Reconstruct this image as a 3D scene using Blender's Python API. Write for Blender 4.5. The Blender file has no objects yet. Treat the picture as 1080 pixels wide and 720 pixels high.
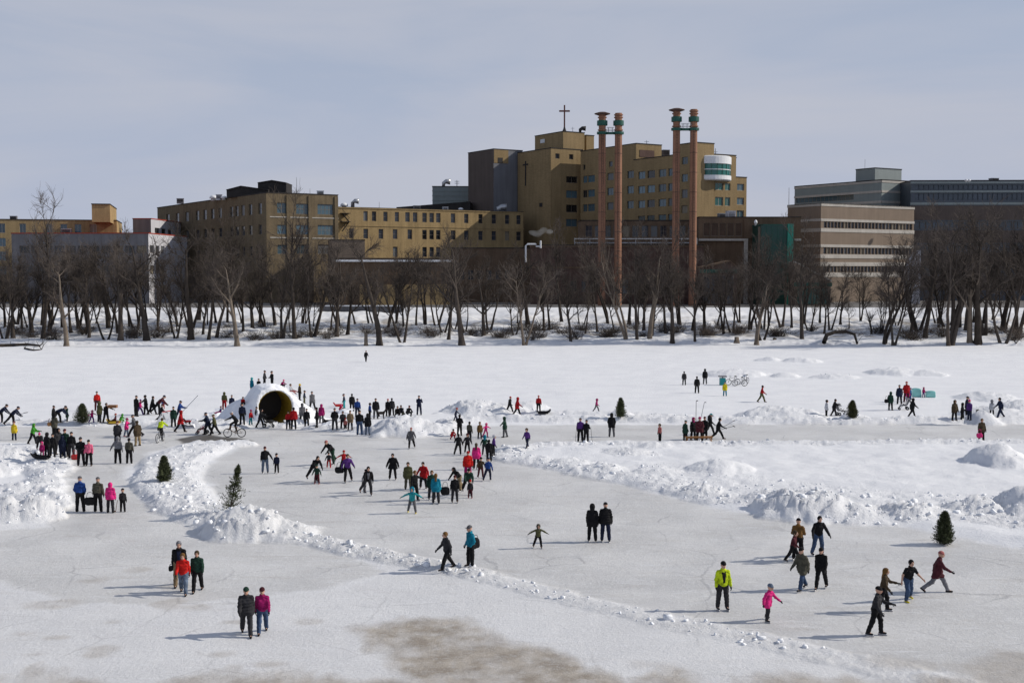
import bpy, math, random
import numpy as np
from mathutils import Vector, Matrix

# ------------------------------------------------------------------ camera, sky, sun, exposure
SC = bpy.context.scene
COL = SC.collection
rad = math.radians
F_PX, HOR, CAM_H = 1300.0, 285.0, 12.5          # focal length in photo pixels, horizon row, eye height
PITCH = math.atan((360.0 - HOR) / F_PX)
cam_d = bpy.data.cameras.new('camera')
cam_d.sensor_width = 36.0
cam_d.lens = 36.0 * F_PX / 1080.0
cam_d.clip_start, cam_d.clip_end = 0.5, 12000.0
cam = bpy.data.objects.new('camera', cam_d)
COL.objects.link(cam)
cam.location = (0, 0, CAM_H)
cam.rotation_euler = (math.pi / 2 - PITCH, 0, 0)
SC.camera = cam

SUN_EL, SUN_AZ = 32.0, 4.5                       # sun to the right, a few degrees beyond the picture plane
sd = Vector((math.cos(rad(SUN_EL)) * math.cos(rad(SUN_AZ)), math.cos(rad(SUN_EL)) * math.sin(rad(SUN_AZ)), math.sin(rad(SUN_EL))))
sun_d = bpy.data.lights.new('sun', 'SUN')
sun_d.energy, sun_d.angle, sun_d.color = 4.4, rad(0.53), (1.0, 0.93, 0.82)
sun = bpy.data.objects.new('sun', sun_d)
COL.objects.link(sun)
sun.rotation_euler = sd.to_track_quat('Z', 'Y').to_euler()

W = bpy.data.worlds.new('World')
SC.world = W
W.use_nodes = True
nt = W.node_tree
nt.nodes.clear()
def wn(t, **k):
    n = nt.nodes.new(t)
    for a, b in k.items(): setattr(n, a, b)
    return n
out = wn('ShaderNodeOutputWorld'); bg = wn('ShaderNodeBackground')
sky = wn('ShaderNodeTexSky', sky_type='NISHITA', sun_disc=False)
sky.sun_elevation = rad(SUN_EL); sky.sun_rotation = rad(90 - SUN_AZ)
sky.air_density, sky.dust_density, sky.ozone_density, sky.altitude = 1.0, 0.3, 2.0, 200
tc = wn('ShaderNodeTexCoord'); mp = wn('ShaderNodeMapping'); mp.inputs['Scale'].default_value = (1.2, 1.2, 7.5)
mp.inputs['Rotation'].default_value = (0.05, 0.03, 0.3)
cn = wn('ShaderNodeTexNoise'); cn.inputs['Scale'].default_value = 1.7; cn.inputs['Detail'].default_value = 7
cn.inputs['Roughness'].default_value = 0.52; cn.inputs['Distortion'].default_value = 0.5
cr = wn('ShaderNodeMapRange', interpolation_type='SMOOTHSTEP')   # thickness of the thin cloud layer
cr.inputs['From Min'].default_value, cr.inputs['From Max'].default_value = 0.36, 0.66
cr.inputs['To Min'].default_value, cr.inputs['To Max'].default_value = -0.30, -0.60
sx = wn('ShaderNodeSeparateXYZ'); mz = wn('ShaderNodeMath', operation='MAXIMUM'); mz.inputs[1].default_value = 0.03
dv = wn('ShaderNodeMath', operation='DIVIDE'); ex = wn('ShaderNodeMath', operation='EXPONENT'); om = wn('ShaderNodeMath', operation='SUBTRACT'); om.inputs[0].default_value = 1.0
cc = wn('ShaderNodeMix', data_type='RGBA')                            # blue-grey to paler lavender cloud
cc.inputs[6].default_value = (5.0, 5.6, 7.1, 1); cc.inputs[7].default_value = (5.8, 6.1, 7.1, 1)
cf_ = wn('ShaderNodeMapRange'); cf_.inputs['From Min'].default_value, cf_.inputs['From Max'].default_value = 0.38, 0.62
mx = wn('ShaderNodeMix', data_type='RGBA')
L = nt.links.new
L(tc.outputs['Generated'], mp.inputs[0]); L(mp.outputs[0], cn.inputs[0]); L(cn.outputs[0], cr.inputs[0]); L(cn.outputs[0], cf_.inputs[0]); L(cf_.outputs[0], cc.inputs[0])
L(tc.outputs['Generated'], sx.inputs[0]); L(sx.outputs[2], mz.inputs[0])
L(cr.outputs[0], dv.inputs[0]); L(mz.outputs[0], dv.inputs[1]); L(dv.outputs[0], ex.inputs[0]); L(ex.outputs[0], om.inputs[1])   # longer path near the horizon
L(om.outputs[0], mx.inputs[0]); L(sky.outputs[0], mx.inputs[6]); L(cc.outputs[2], mx.inputs[7]); L(mx.outputs[2], bg.inputs[0]); L(bg.outputs[0], out.inputs[0])
bg.inputs[1].default_value = 0.1
vs = SC.view_settings
vs.view_transform, vs.look, vs.exposure, vs.gamma = 'Standard', 'None', -0.24, 1.0
vs.use_curve_mapping = False
try: SC.display_settings.display_device = 'sRGB'
except Exception: pass

# ------------------------------------------------------------------ pixel <-> world
CP, SP = math.cos(PITCH), math.sin(PITCH)
def ray(px, py):
    a, b = (px - 540) / F_PX, -(py - 360) / F_PX
    return a, b * SP + CP, b * CP - SP                   # x, y(depth), z
def at_z(px, py, z=0.0):
    dx, dy, dz = ray(px, py)
    t = (z - CAM_H) / dz
    return np.array((dx * t, dy * t, z))
def at_Y(px, py, Y):
    dx, dy, dz = ray(px, py)
    t = Y / dy
    return np.array((dx * t, Y, CAM_H + dz * t))

# ------------------------------------------------------------------ object helpers
def put(o, parent=None, loc=None, rz=0.0, label=None, cat=None, group=None, kind=None):
    COL.objects.link(o)
    if parent is not None: o.parent = parent
    if loc is not None: o.location = [float(c) for c in loc]
    if rz: o.rotation_euler = (0, 0, rz)
    tag(o, label, cat, group, kind)
    return o
def tag(o, label=None, cat=None, group=None, kind=None):
    if label: o['label'] = label
    if cat: o['category'] = cat
    if group: o['group'] = group
    if kind: o['kind'] = kind
def empty(name, loc, rz=0.0, label=None, cat=None, group=None):
    o = bpy.data.objects.new(name, None)
    o.empty_display_size = 0.3
    return put(o, None, loc, rz, label, cat, group)
def fastmesh(name, V, Fq, mats, smooth=False, mi=None):
    """V (n,3) array, Fq list of tuples or (m,3|4) int array"""
    me = bpy.data.meshes.new(name)
    if isinstance(Fq, np.ndarray):
        V = np.asarray(V, np.float32); n, k = Fq.shape
        me.vertices.add(len(V)); me.vertices.foreach_set('co', V.ravel())
        me.loops.add(n * k); me.loops.foreach_set('vertex_index', Fq.astype(np.int32).ravel())
        me.polygons.add(n); me.polygons.foreach_set('loop_start', np.arange(0, n * k, k, dtype=np.int32))
        me.polygons.foreach_set('loop_total', np.full(n, k, dtype=np.int32))
        me.update(calc_edges=True)
    else:
        me.from_pydata([tuple(map(float, v)) for v in V], [], Fq)
    if not isinstance(mats, (list, tuple)): mats = [mats]
    for m in mats: me.materials.append(m)
    if mi is not None: me.polygons.foreach_set('material_index', np.asarray(mi, np.int32))
    if smooth: me.polygons.foreach_set('use_smooth', np.ones(len(me.polygons), bool))
    me.validate(); me.update()
    return me
class MB:
    """collects hard-surface pieces into one mesh"""
    def __init__(s): s.v, s.f, s.m, s.k = [], [], [], 0
    def mat(s, k): s.k = k; return s
    def add(s, V, F):
        b = len(s.v); s.v += [tuple(map(float, p)) for p in V]; s.f += [tuple(b + i for i in f) for f in F]; s.m += [s.k] * len(F); return s
    def obox(s, o, a, b, c):
        o, a, b, c = (np.asarray(q, float) for q in (o, a, b, c))
        P = [o, o + a, o + a + b, o + b, o + c, o + a + c, o + a + b + c, o + b + c]
        return s.add(P, [(0, 3, 2, 1), (4, 5, 6, 7), (0, 1, 5, 4), (1, 2, 6, 5), (2, 3, 7, 6), (3, 0, 4, 7)])
    def box(s, x0, x1, y0, y1, z0, z1): return s.obox((x0, y0, z0), (x1 - x0, 0, 0), (0, y1 - y0, 0), (0, 0, z1 - z0))
    def tube(s, pts, r, n=6, cap=True, closed=False):
        pts = [np.asarray(p, float) for p in pts]
        if not isinstance(r, (list, tuple, np.ndarray)): r = [r] * len(pts)
        V, m = [], len(pts)
        for i, p in enumerate(pts):
            if closed: d = pts[(i + 1) % m] - pts[i - 1]
            else: d = pts[min(i + 1, m - 1)] - pts[max(i - 1, 0)]
            d = d / (np.linalg.norm(d) + 1e-9)
            e = np.cross(d, (0, 0, 1.0)) if abs(d[2]) < 0.95 else np.cross(d, (0, 1.0, 0))
            e /= np.linalg.norm(e); g = np.cross(e, d)
            for k in range(n):
                t = 2 * math.pi * k / n
                V.append(p + r[i] * (math.cos(t) * e + math.sin(t) * g))
        F = []
        for i in range(m if closed else m - 1):
            j = (i + 1) % m
            for k in range(n): F.append((i * n + k, i * n + (k + 1) % n, j * n + (k + 1) % n, j * n + k))
        if cap and not closed: F += [tuple(range(n))[::-1], tuple((m - 1) * n + k for k in range(n))]
        return s.add(V, F)
    def lathe(s, c, prof, n=24):
        """profile [(r,z)] about the z axis at c"""
        V = [(c[0] + r * math.cos(2 * math.pi * k / n), c[1] + r * math.sin(2 * math.pi * k / n), c[2] + z) for r, z in prof for k in range(n)]
        F = [(i * n + k, i * n + (k + 1) % n, (i + 1) * n + (k + 1) % n, (i + 1) * n + k) for i in range(len(prof) - 1) for k in range(n)]
        F += [tuple(range(n))[::-1], tuple((len(prof) - 1) * n + k for k in range(n))]
        return s.add(V, F)
    def mesh(s, name, mats, smooth=False): return fastmesh(name, s.v, s.f, mats, smooth, s.m)
    def obj(s, name, mats, parent=None, loc=None, rz=0.0, smooth=False, **k):
        return put(bpy.data.objects.new(name, s.mesh(name, mats, smooth)), parent, loc, rz, **k)
def dup(o, parent=None):
    c = o.copy(); COL.objects.link(c); c.parent = parent
    for ch in list(o.children): dup(ch, c)
    return c

# ------------------------------------------------------------------ materials
MATS = {}
def mat(name, col, rough=0.8, spec=0.3, metal=0.0, var=0.0, vscale=1.0, bump=0.0, bscale=8.0, brick=None, streak=0.0, objrand=0.0, tint=False, emit=None):
    if name in MATS: return MATS[name]
    m = bpy.data.materials.new(name); m.use_nodes = True; MATS[name] = m
    n = m.node_tree.nodes; l = m.node_tree.links.new; b = n['Principled BSDF']
    b.inputs['Roughness'].default_value = rough; b.inputs['Metallic'].default_value = metal
    b.inputs['Specular IOR Level'].default_value = spec
    geo = n.new('ShaderNodeNewGeometry')
    if tint:
        at = n.new('ShaderNodeAttribute'); at.attribute_type = 'OBJECT'; at.attribute_name = 'tint'; cur = at.outputs['Color']
    else:
        rgb = n.new('ShaderNodeRGB'); rgb.outputs[0].default_value = (*col, 1); cur = rgb.outputs[0]
    def scale_by(cur, fac):
        mm = n.new('ShaderNodeVectorMath'); mm.operation = 'SCALE'; l(cur, mm.inputs[0]); l(fac, mm.inputs['Scale']); return mm.outputs[0]
    def ranged(val, lo, hi, a=0.0, bb=1.0):
        r = n.new('ShaderNodeMapRange'); l(val, r.inputs[0]); r.inputs[1].default_value = a; r.inputs[2].default_value = bb
        r.inputs[3].default_value = lo; r.inputs[4].default_value = hi; return r.outputs[0]
    tco = n.new('ShaderNodeTexCoord')
    if brick:
        br = n.new('ShaderNodeTexBrick'); br.inputs['Scale'].default_value = brick
        br.inputs['Color1'].default_value = (1, 1, 1, 1); br.inputs['Color2'].default_value = (0.8, 0.8, 0.8, 1); br.inputs['Mortar'].default_value = (0.72, 0.72, 0.72, 1)
        cx = n.new('ShaderNodeSeparateXYZ'); l(geo.outputs['Position'], cx.inputs[0])
        ad = n.new('ShaderNodeMath'); l(cx.outputs[0], ad.inputs[0]); l(cx.outputs[1], ad.inputs[1])
        cb = n.new('ShaderNodeCombineXYZ'); l(ad.outputs[0], cb.inputs[0]); l(cx.outputs[2], cb.inputs[1]); l(cb.outputs[0], br.inputs[0])
        q = n.new('ShaderNodeMix'); q.data_type = 'RGBA'; q.blend_type = 'MULTIPLY'; q.inputs[0].default_value = 1
        l(cur, q.inputs[6]); l(br.outputs[0], q.inputs[7]); cur = q.outputs[2]
    if var:
        t = n.new('ShaderNodeTexNoise'); t.inputs['Scale'].default_value = vscale; t.inputs['Detail'].default_value = 6
        l(geo.outputs['Position'], t.inputs[0]); cur = scale_by(cur, ranged(t.outputs[0], 1 - var, 1 + var, 0.3, 0.7))
    if streak:
        mp = n.new('ShaderNodeMapping'); mp.inputs['Scale'].default_value = (1.3, 1.3, 0.09); l(geo.outputs['Position'], mp.inputs[0])
        t = n.new('ShaderNodeTexNoise'); t.inputs['Scale'].default_value = 1.0; t.inputs['Detail'].default_value = 5; l(mp.outputs[0], t.inputs[0])
        cur = scale_by(cur, ranged(t.outputs[0], 1 - streak, 1 + streak * 0.6, 0.3, 0.7))
    if objrand:
        oi = n.new('ShaderNodeObjectInfo'); cur = scale_by(cur, ranged(oi.outputs['Random'], 1 - objrand, 1 + objrand))
    l(cur, b.inputs['Base Color'])
    if bump:
        t = n.new('ShaderNodeTexNoise'); t.inputs['Scale'].default_value = bscale; t.inputs['Detail'].default_value = 5
        l(tco.outputs['Object'], t.inputs[0])
        bp = n.new('ShaderNodeBump'); bp.inputs['Distance'].default_value = bump; l(t.outputs[0], bp.inputs['Height']); l(bp.outputs[0], b.inputs['Normal'])
    return m

# ------------------------------------------------------------------ numpy noise and signed-distance meshing
def _h(ix, iy, s):
    n = (ix.astype(np.int64) * 374761393 + iy.astype(np.int64) * 668265263 + s * 1442695041) & 0x7fffffff
    n = ((n ^ (n >> 13)) * 1274126177) & 0x7fffffff
    return ((n ^ (n >> 16)) & 0xffff) / 65535.0
def vnoise(x, y, s=0):
    ix, iy = np.floor(x), np.floor(y); fx, fy = x - ix, y - iy
    fx = fx * fx * (3 - 2 * fx); fy = fy * fy * (3 - 2 * fy)
    a, b, c, d = _h(ix, iy, s), _h(ix + 1, iy, s), _h(ix, iy + 1, s), _h(ix + 1, iy + 1, s)
    return (a * (1 - fx) + b * fx) * (1 - fy) + (c * (1 - fx) + d * fx) * fy
def fbm(x, y, s=0, o=4):
    r, a, t = 0, 0.5, 0
    for i in range(o):
        r = r + a * vnoise(x * 2 ** i, y * 2 ** i, s + i); t += a; a *= 0.5
    return r / t
def worley(x, y, s=0):
    ix, iy = np.floor(x), np.floor(y); best = np.full(x.shape, 9.0); val = np.zeros(x.shape)
    for dx in (-1, 0, 1):
        for dy in (-1, 0, 1):
            cx, cy = ix + dx, iy + dy
            d = (cx + _h(cx, cy, s) - x) ** 2 + (cy + _h(cx, cy, s + 7) - y) ** 2
            u = d < best; best = np.where(u, d, best); val = np.where(u, _h(cx, cy, s + 13), val)
    return np.sqrt(best), val
def surfnet(fn, lo, hi, h):
    """naive surface nets: fn(P) -> signed distance on points P[...,3]; returns verts, quads"""
    lo, hi = np.asarray(lo, float), np.asarray(hi, float)
    n = np.ceil((hi - lo) / h).astype(int) + 1
    ax = [(lo[i] + h * np.arange(n[i])).astype(np.float32) for i in range(3)]
    P = np.stack(np.meshgrid(*ax, indexing='ij'), -1)
    f = fn(P)
    s = f < 0
    cnt = np.zeros(tuple(n - 1), np.int8)
    C = [(i, j, k) for i in (0, 1) for j in (0, 1) for k in (0, 1)]
    for i, j, k in C: cnt += s[i:n[0] - 1 + i, j:n[1] - 1 + j, k:n[2] - 1 + k]
    mixed = (cnt > 0) & (cnt < 8)
    I = np.argwhere(mixed)
    idx = np.full(mixed.shape, -1, np.int64); idx[mixed] = np.arange(len(I))
    acc = np.zeros((len(I), 3)); num = np.zeros(len(I))
    cf = {c: f[I[:, 0] + c[0], I[:, 1] + c[1], I[:, 2] + c[2]] for c in C}
    for c in C:
        for a in range(3):
            if c[a]: continue
            d = list(c); d[a] = 1; d = tuple(d)
            f0, f1 = cf[c], cf[d]
            x = (f0 < 0) != (f1 < 0)
            t = np.where(x, f0 / np.where(x, f0 - f1, 1), 0)
            p = np.array(c, float)[None].repeat(len(I), 0); p[:, a] = t
            acc += np.where(x[:, None], p, 0); num += x
    V = lo + h * (I + acc / num[:, None])
    Q = []
    for a in range(3):
        b, c = (a + 1) % 3, (a + 2) % 3
        s0 = np.take(s, range(n[a] - 1), a); s1 = np.take(s, range(1, n[a]), a)
        E = np.argwhere(s0 != s1)
        E = E[(E[:, b] > 0) & (E[:, c] > 0) & (E[:, b] < n[b] - 1) & (E[:, c] < n[c] - 1)]
        if not len(E): continue
        def g(db, dc):
            e = E.copy(); e[:, b] -= db; e[:, c] -= dc; return idx[e[:, 0], e[:, 1], e[:, 2]]
        q = np.stack([g(1, 1), g(0, 1), g(0, 0), g(1, 0)], 1)
        flip = ~s0[E[:, 0], E[:, 1], E[:, 2]]
        q[flip] = q[flip][:, ::-1]
        Q.append(q)
    Q = np.concatenate(Q); Q = Q[(Q >= 0).all(1)]
    return V, Q
def sd_cap(P, a, b, ra, rb):
    a, b = np.asarray(a, np.float32), np.asarray(b, np.float32); ba = b - a
    h = np.clip(((P - a) @ ba) / max(float(ba @ ba), 1e-9), 0, 1)
    return np.linalg.norm(P - a - h[..., None] * ba, axis=-1) - (ra + (rb - ra) * h)
def sd_ell(P, c, r):
    r = np.asarray(r, np.float32); q = P - np.asarray(c, np.float32)
    k0 = np.linalg.norm(q / r, axis=-1); k1 = np.linalg.norm(q / (r * r), axis=-1) + 1e-6
    return k0 * (k0 - 1) / k1
def smin(a, b, k):
    h = np.clip(0.5 + 0.5 * (b - a) / k, 0, 1)
    return b + (a - b) * h - k * h * (1 - h)
# ------------------------------------------------------------------ ground: river ice, trampled tracks, snow ridges, far bank
def G2(pts): return np.array([at_z(x, y)[:2] for x, y in pts])
def seg_dist(X, Y, A, B):
    d = B - A; t = np.clip(((X - A[0]) * d[0] + (Y - A[1]) * d[1]) / (d @ d + 1e-9), 0, 1)
    return np.hypot(X - A[0] - t * d[0], Y - A[1] - t * d[1]), t
def poly_sd(X, Y, P):
    """signed distance, negative inside"""
    best = np.full(X.shape, 1e9); ins = np.zeros(X.shape, bool)
    for i in range(len(P)):
        A, B = P[i - 1], P[i]
        best = np.minimum(best, seg_dist(X, Y, A, B)[0])
        c = ((A[1] > Y) != (B[1] > Y))
        xi = A[0] + (Y - A[1]) * (B[0] - A[0]) / (B[1] - A[1] + 1e-12)
        ins ^= c & (X < xi)
    return np.where(ins, -best, best)
ICE = G2([(-60, 450), (120, 450), (185, 448), (235, 452), (300, 452), (345, 455), (400, 461), (440, 458), (470, 452), (490, 449),
          (640, 448), (1150, 447), (1150, 465), (640, 468), (560, 471), (532, 479), (560, 490), (640, 507), (700, 522), (760, 537),
          (850, 550), (960, 557), (1150, 592), (1300, 760), (1090, 735), (1010, 716), (880, 689), (760, 660), (640, 638), (500, 602), (420, 587),
          (330, 566), (285, 548), (235, 530), (215, 505), (221, 488), (248, 472), (262, 466), (200, 466), (160, 477), (137, 492),
          (137, 505), (150, 525), (185, 548), (230, 562), (330, 576), (420, 602), (330, 625), (180, 640), (60, 632), (-60, 600), (-60, 562),
          (52, 556), (68, 530), (55, 505), (66, 470), (30, 466), (-60, 466)])
LOOP = G2([(262, 466), (200, 466), (158, 479), (137, 495), (139, 507), (152, 526), (187, 549), (232, 563), (330, 575), (300, 556), (285, 548), (235, 530), (214, 505), (220, 488), (246, 473)])
RIGHTSNOW = G2([(535, 480), (560, 471), (640, 468), (1150, 465), (1150, 592), (960, 557), (850, 550), (760, 537), (700, 522), (640, 507), (560, 490)])
DIRT = [G2([(388, 664), (440, 656), (492, 656), (530, 668), (552, 682), (600, 700), (650, 722), (680, 760), (430, 760), (436, 716), (420, 690)]),
        G2([(1000, 700), (1080, 690), (1120, 730), (1040, 722)])]
WET = G2([(184, 463.5), (200, 460.5), (222, 459), (252, 461.5), (272, 465), (246, 469), (205, 467.5), (194, 467)])
RIDGES = [  # pixel line, half width m, height m, lumpiness
    ([(470, 447), (500, 444), (640, 444), (760, 445), (900, 446), (1150, 444)], 1.5, 0.42, 1.0),
    ([(535, 476), (570, 472), (640, 470), (800, 470), (1150, 468)], 1.2, 0.3, 0.9),
    ([(535, 482), (600, 494), (680, 508), (760, 528), (850, 538), (960, 543), (1150, 560)], 1.7, 0.26, 0.85),
    ([(700, 500), (800, 518), (900, 528), (1000, 535), (1150, 540)], 3.6, 0.28, 0.45),
    ([(255, 469), (207, 474), (170, 487), (155, 503), (170, 525), (210, 547), (300, 561)], 1.3, 0.30, 0.85),
    ([(300, 562), (360, 577), (420, 590), (500, 605)], 1.0, 0.14, 0.9),
    ([(500, 605), (640, 641), (760, 665), (880, 694), (1010, 722)], 1.0, 0.05, 0.42),
    ([(-60, 447), (120, 446), (230, 449), (300, 450)], 1.0, 0.28, 1.0),
    ([(330, 452), (400, 455), (470, 450)], 1.0, 0.25, 0.9),
    ([(-60, 470), (20, 476), (48, 488), (46, 535), (-60, 550)], 1.6, 0.28, 0.9),
    ([(560, 436), (640, 437), (720, 440)], 1.4, 0.22, 0.9),
    ([(-60, 362.5), (300, 364), (700, 362), (1150, 364)], 3.0, 0.5, 0.6)]
MOUNDS = [  # pixel base, radius m, height m, lumpiness
    (850, 540, 3.2, 1.15, 0.95), (812, 531, 2.2, 0.6, 0.8), (895, 544, 2.6, 0.6, 0.8), (1052, 490, 2.9, 1.35, 0.5), (1078, 541, 2.0, 1.35, 0.6), (1030, 541, 2.0, 0.8, 0.8),
    (760, 499, 2.6, 0.85, 0.35), (640, 498, 1.9, 0.55, 0.6), (690, 501, 2.0, 0.5, 0.6), (600, 491, 1.8, 0.45, 0.7), (740, 521, 2.0, 0.5, 0.7), (690, 473, 1.6, 0.5, 0.8), (655, 478, 1.5, 0.4, 0.8), (960, 545, 2.4, 0.7, 1.0),
    (262, 560, 2.6, 1.15, 0.7), (300, 563, 2.0, 0.45, 0.6), (240, 554, 1.8, 0.5, 0.6),
    (5, 484, 2.6, 0.6, 0.9), (38, 480, 1.8, 0.4, 0.9), (-20, 500, 2.6, 0.65, 0.9), (5, 545, 2.0, 0.95, 0.9), (38, 544, 1.7, 0.95, 0.9), (20, 518, 2.2, 0.4, 0.8), (-30, 545, 2.4, 1.1, 0.9),
    (425, 456, 3.2, 1.25, 0.9), (450, 456, 2.8, 0.8, 0.8), (404, 457, 2.0, 0.7, 0.8), (500, 434, 3.4, 1.0, 1.0), (525, 435, 3.0, 0.8, 1.0), (555, 430, 2.0, 0.6, 1.0),
    (820, 439, 4.0, 0.85, 0.8), (845, 440, 3.0, 0.6, 0.8), (655, 441, 1.4, 0.7, 0.9), (899, 443, 1.6, 0.6, 0.9), (1035, 446, 2.0, 0.9, 0.6), (1050, 438, 3.4, 0.7, 0.9), (1075, 432, 3.0, 0.8, 0.9),
    (945, 394, 4.0, 0.7, 0.7), (975, 395, 3.0, 0.5, 0.7), (1040, 420, 3.5, 0.6, 0.8), (812, 380, 2.0, 0.5, 0.7), (845, 381, 3.0, 0.55, 0.7), (880, 398, 3.0, 0.4, 0.7), (828, 397, 2.0, 0.45, 0.7), (775, 395, 4.5, 0.6, 0.6),
    (180, 449, 2.0, 0.5, 1.0), (150, 448, 1.8, 0.4, 1.0), (205, 450, 2.0, 0.45, 1.0), (110, 447, 2.0, 0.3, 1.0), (665, 480, 1.8, 0.4, 0.9), (240, 449, 3.0, 0.5, 0.8)]
RIDGE_W = [(G2(p), w, h, c) for p, w, h, c in RIDGES]
MOUND_W = [(at_z(x, y)[:2], r, h, c) for x, y, r, h, c in MOUNDS]
def bank_z(Y, X):
    w = 2.5 * (fbm(X / 22, Y * 0 + 3.3, 5, 3) - 0.5) * 2
    return np.interp(Y + w, [0, 208, 212, 220, 229, 240, 253, 262, 20000], [0, 0, 0.55, 1.15, 2.05, 3.1, 4.75, 4.85, 4.85])
def terrain(X, Y):
    """height and masks (ice, dirt, wet, lumpy) at world points"""
    X, Y = np.asarray(X, float), np.asarray(Y, float)
    base = bank_z(Y, X)
    lump = np.zeros(X.shape); H = np.zeros(X.shape)
    n1 = fbm(X / 1.7, Y / 1.7, 11, 3); n2 = fbm(X / 0.55, Y / 0.55, 21, 3)
    wd, wv = worley(X / 0.46, Y / 0.46, 31); wd2, wv2 = worley(X / 0.21, Y / 0.21, 41)
    for P, w, h, c in RIDGE_W:
        d = np.full(X.shape, 1e9)
        for i in range(len(P) - 1): d = np.minimum(d, seg_dist(X, Y, P[i], P[i + 1])[0])
        d = d + (n1 - 0.5) * w * 0.9
        g = np.clip(1 - (d / w) ** 2, 0, 1); g = g * g * (3 - 2 * g)
        H = np.maximum(H, h * g * (0.55 + 0.9 * n1)); lump = np.maximum(lump, c * np.clip(g * 2.2, 0, 1))
    for p, r, h, c in MOUND_W:
        d = np.hypot(X - p[0], (Y - p[1]) / 0.95) + (n1 - 0.5) * r * 0.7
        g = np.clip(1 - (d / r) ** 2, 0, 1)
        H = np.maximum(H, h * g ** 1.15 * (0.72 + 0.56 * n1)); lump = np.maximum(lump, c * np.clip(g * 2.5, 0, 1))
    dl = poly_sd(X, Y, LOOP) + (n1 - 0.5) * 0.8
    g = np.clip(-dl / 1.0, 0, 1); H = np.maximum(H, 0.24 * g * (0.7 + 0.6 * n1)); lump = np.maximum(lump, 0.9 * g)
    dr = poly_sd(X, Y, RIGHTSNOW)
    g = np.clip(-dr / 1.5, 0, 1); H = np.maximum(H, 0.2 * g * (0.5 + n1))
    rough = (0.09 * (wv - 0.4) + 0.06 * (0.55 - wd) + 0.07 * (wv2 - 0.5) + 0.06 * (0.5 - wd2) + 0.22 * (n2 - 0.5)) * 1.35
    H = H + lump * rough * np.clip(0.45 + H, 0, 1.2)
    ice = np.clip(0.5 - (poly_sd(X, Y, ICE) + (n1 - 0.5) * 1.1 + (n2 - 0.5) * 0.5) / 0.8, 0, 1)
    ice = ice * np.clip(1 - H * 7, 0, 1)
    fg = np.clip((66 - Y) / 12, 0, 1) * np.clip((2.0 + n1 * 3 + 0.10 * (60 - Y) - np.maximum(0, (X - 2)) * 0.25) / 3, 0, 1) * (1 - ice)
    open_snow = (1 - ice) * np.clip(1 - lump, 0, 1)
    H = H + open_snow * 0.16 * (fbm(X / 6, Y / 5, 61, 3) - 0.5) * np.clip((Y - 60) / 30, 0.15, 1) + 0.012 * (n2 - 0.5)
    n3 = fbm(X / 1.6, Y / 3.2, 71, 5)
    dirt = np.zeros(X.shape)
    for k, P in enumerate(DIRT):
        dirt = np.maximum(dirt, np.clip(0.55 - (poly_sd(X, Y, P) + (n3 - 0.5) * 3.0) / 1.0, 0, 1) * (1.0, 0.6)[k])
    dirt = np.maximum(dirt, np.clip((37.6 - Y + (n3 - 0.5) * 5) / 1.2, 0, 1) * 0.8)
    spots = [(20, 668, .45), (108, 684, .6), (168, 636, .4), (62, 672, .3), (250, 655, .25), (140, 660, .35), (180, 618, .4), (96, 690, .4), (140, 570, .5), (330, 655, .3),
             (60, 636, .5), (120, 655, .4), (230, 690, .4), (700, 700, .7), (150, 600, .5), (90, 612, .4), (205, 640, .35), (40, 690, .5), (290, 700, .6), (960, 700, .8), (880, 640, .5)]
    for x, y, r in spots:
        p = at_z(x, y); d = np.hypot((X - p[0]) / 1.5, Y - p[1]) + (n3 - 0.5) * 1.6
        dirt = np.maximum(dirt, 0.42 * np.clip(1.6 * (1.0 - d / (r * 1.1)), 0, 1))
    dirt = dirt * np.clip(0.72 + 0.9 * (n2 - 0.25), 0, 1)
    road = np.clip((Y - 256 + 2 * n3) / 1.5, 0, 1) * np.clip((700 - Y) / 100, 0, 1) * 0.95; wet = (H < .12) * np.clip(0.5 - (poly_sd(X, Y, WET) + (n3 - 0.55) * 1.6) / 0.4, 0, 1)
    wet = np.maximum(wet, road)
    bk = np.clip((Y - 213) / 4, 0, 1) * np.clip((252 - Y) / 8, 0, 1)
    dirt = np.maximum(dirt, bk * np.clip((fbm(X / 2.2, Y / 1.2, 81, 4) - 0.47) * 4, 0, 1) * 0.85 * np.clip((246 - Y) / 10, 0.25, 1))
    H = H + bk * 1.5 * (fbm(X / 3.0, Y / 2.2, 91, 4) - 0.5)
    return base + H, np.stack([np.maximum(ice, fg * 0.55), dirt, wet, lump], -1)
def zat(x, y):
    # bilinear height from the ground grid
    i = int(np.clip(np.searchsorted(rows, y) - 1, 0, nr - 2)); t = x / max(y, 20.0); j = int(np.clip(np.searchsorted(ts, t) - 1, 0, nc - 2))
    a = np.clip((y - rows[i]) / (rows[i + 1] - rows[i]), 0, 1); b = np.clip((t - ts[j]) / (ts[j + 1] - ts[j]), 0, 1)
    return float((HG[i, j] * (1 - b) + HG[i, j + 1] * b) * (1 - a) + (HG[i + 1, j] * (1 - b) + HG[i + 1, j + 1] * b) * a)
def ground_at(px, py):
    z = 0.0
    for _ in range(14):
        p = at_z(px, py, z); z = 0.5 * z + 0.5 * zat(p[0], p[1])
    return at_z(px, py, z)

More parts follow.
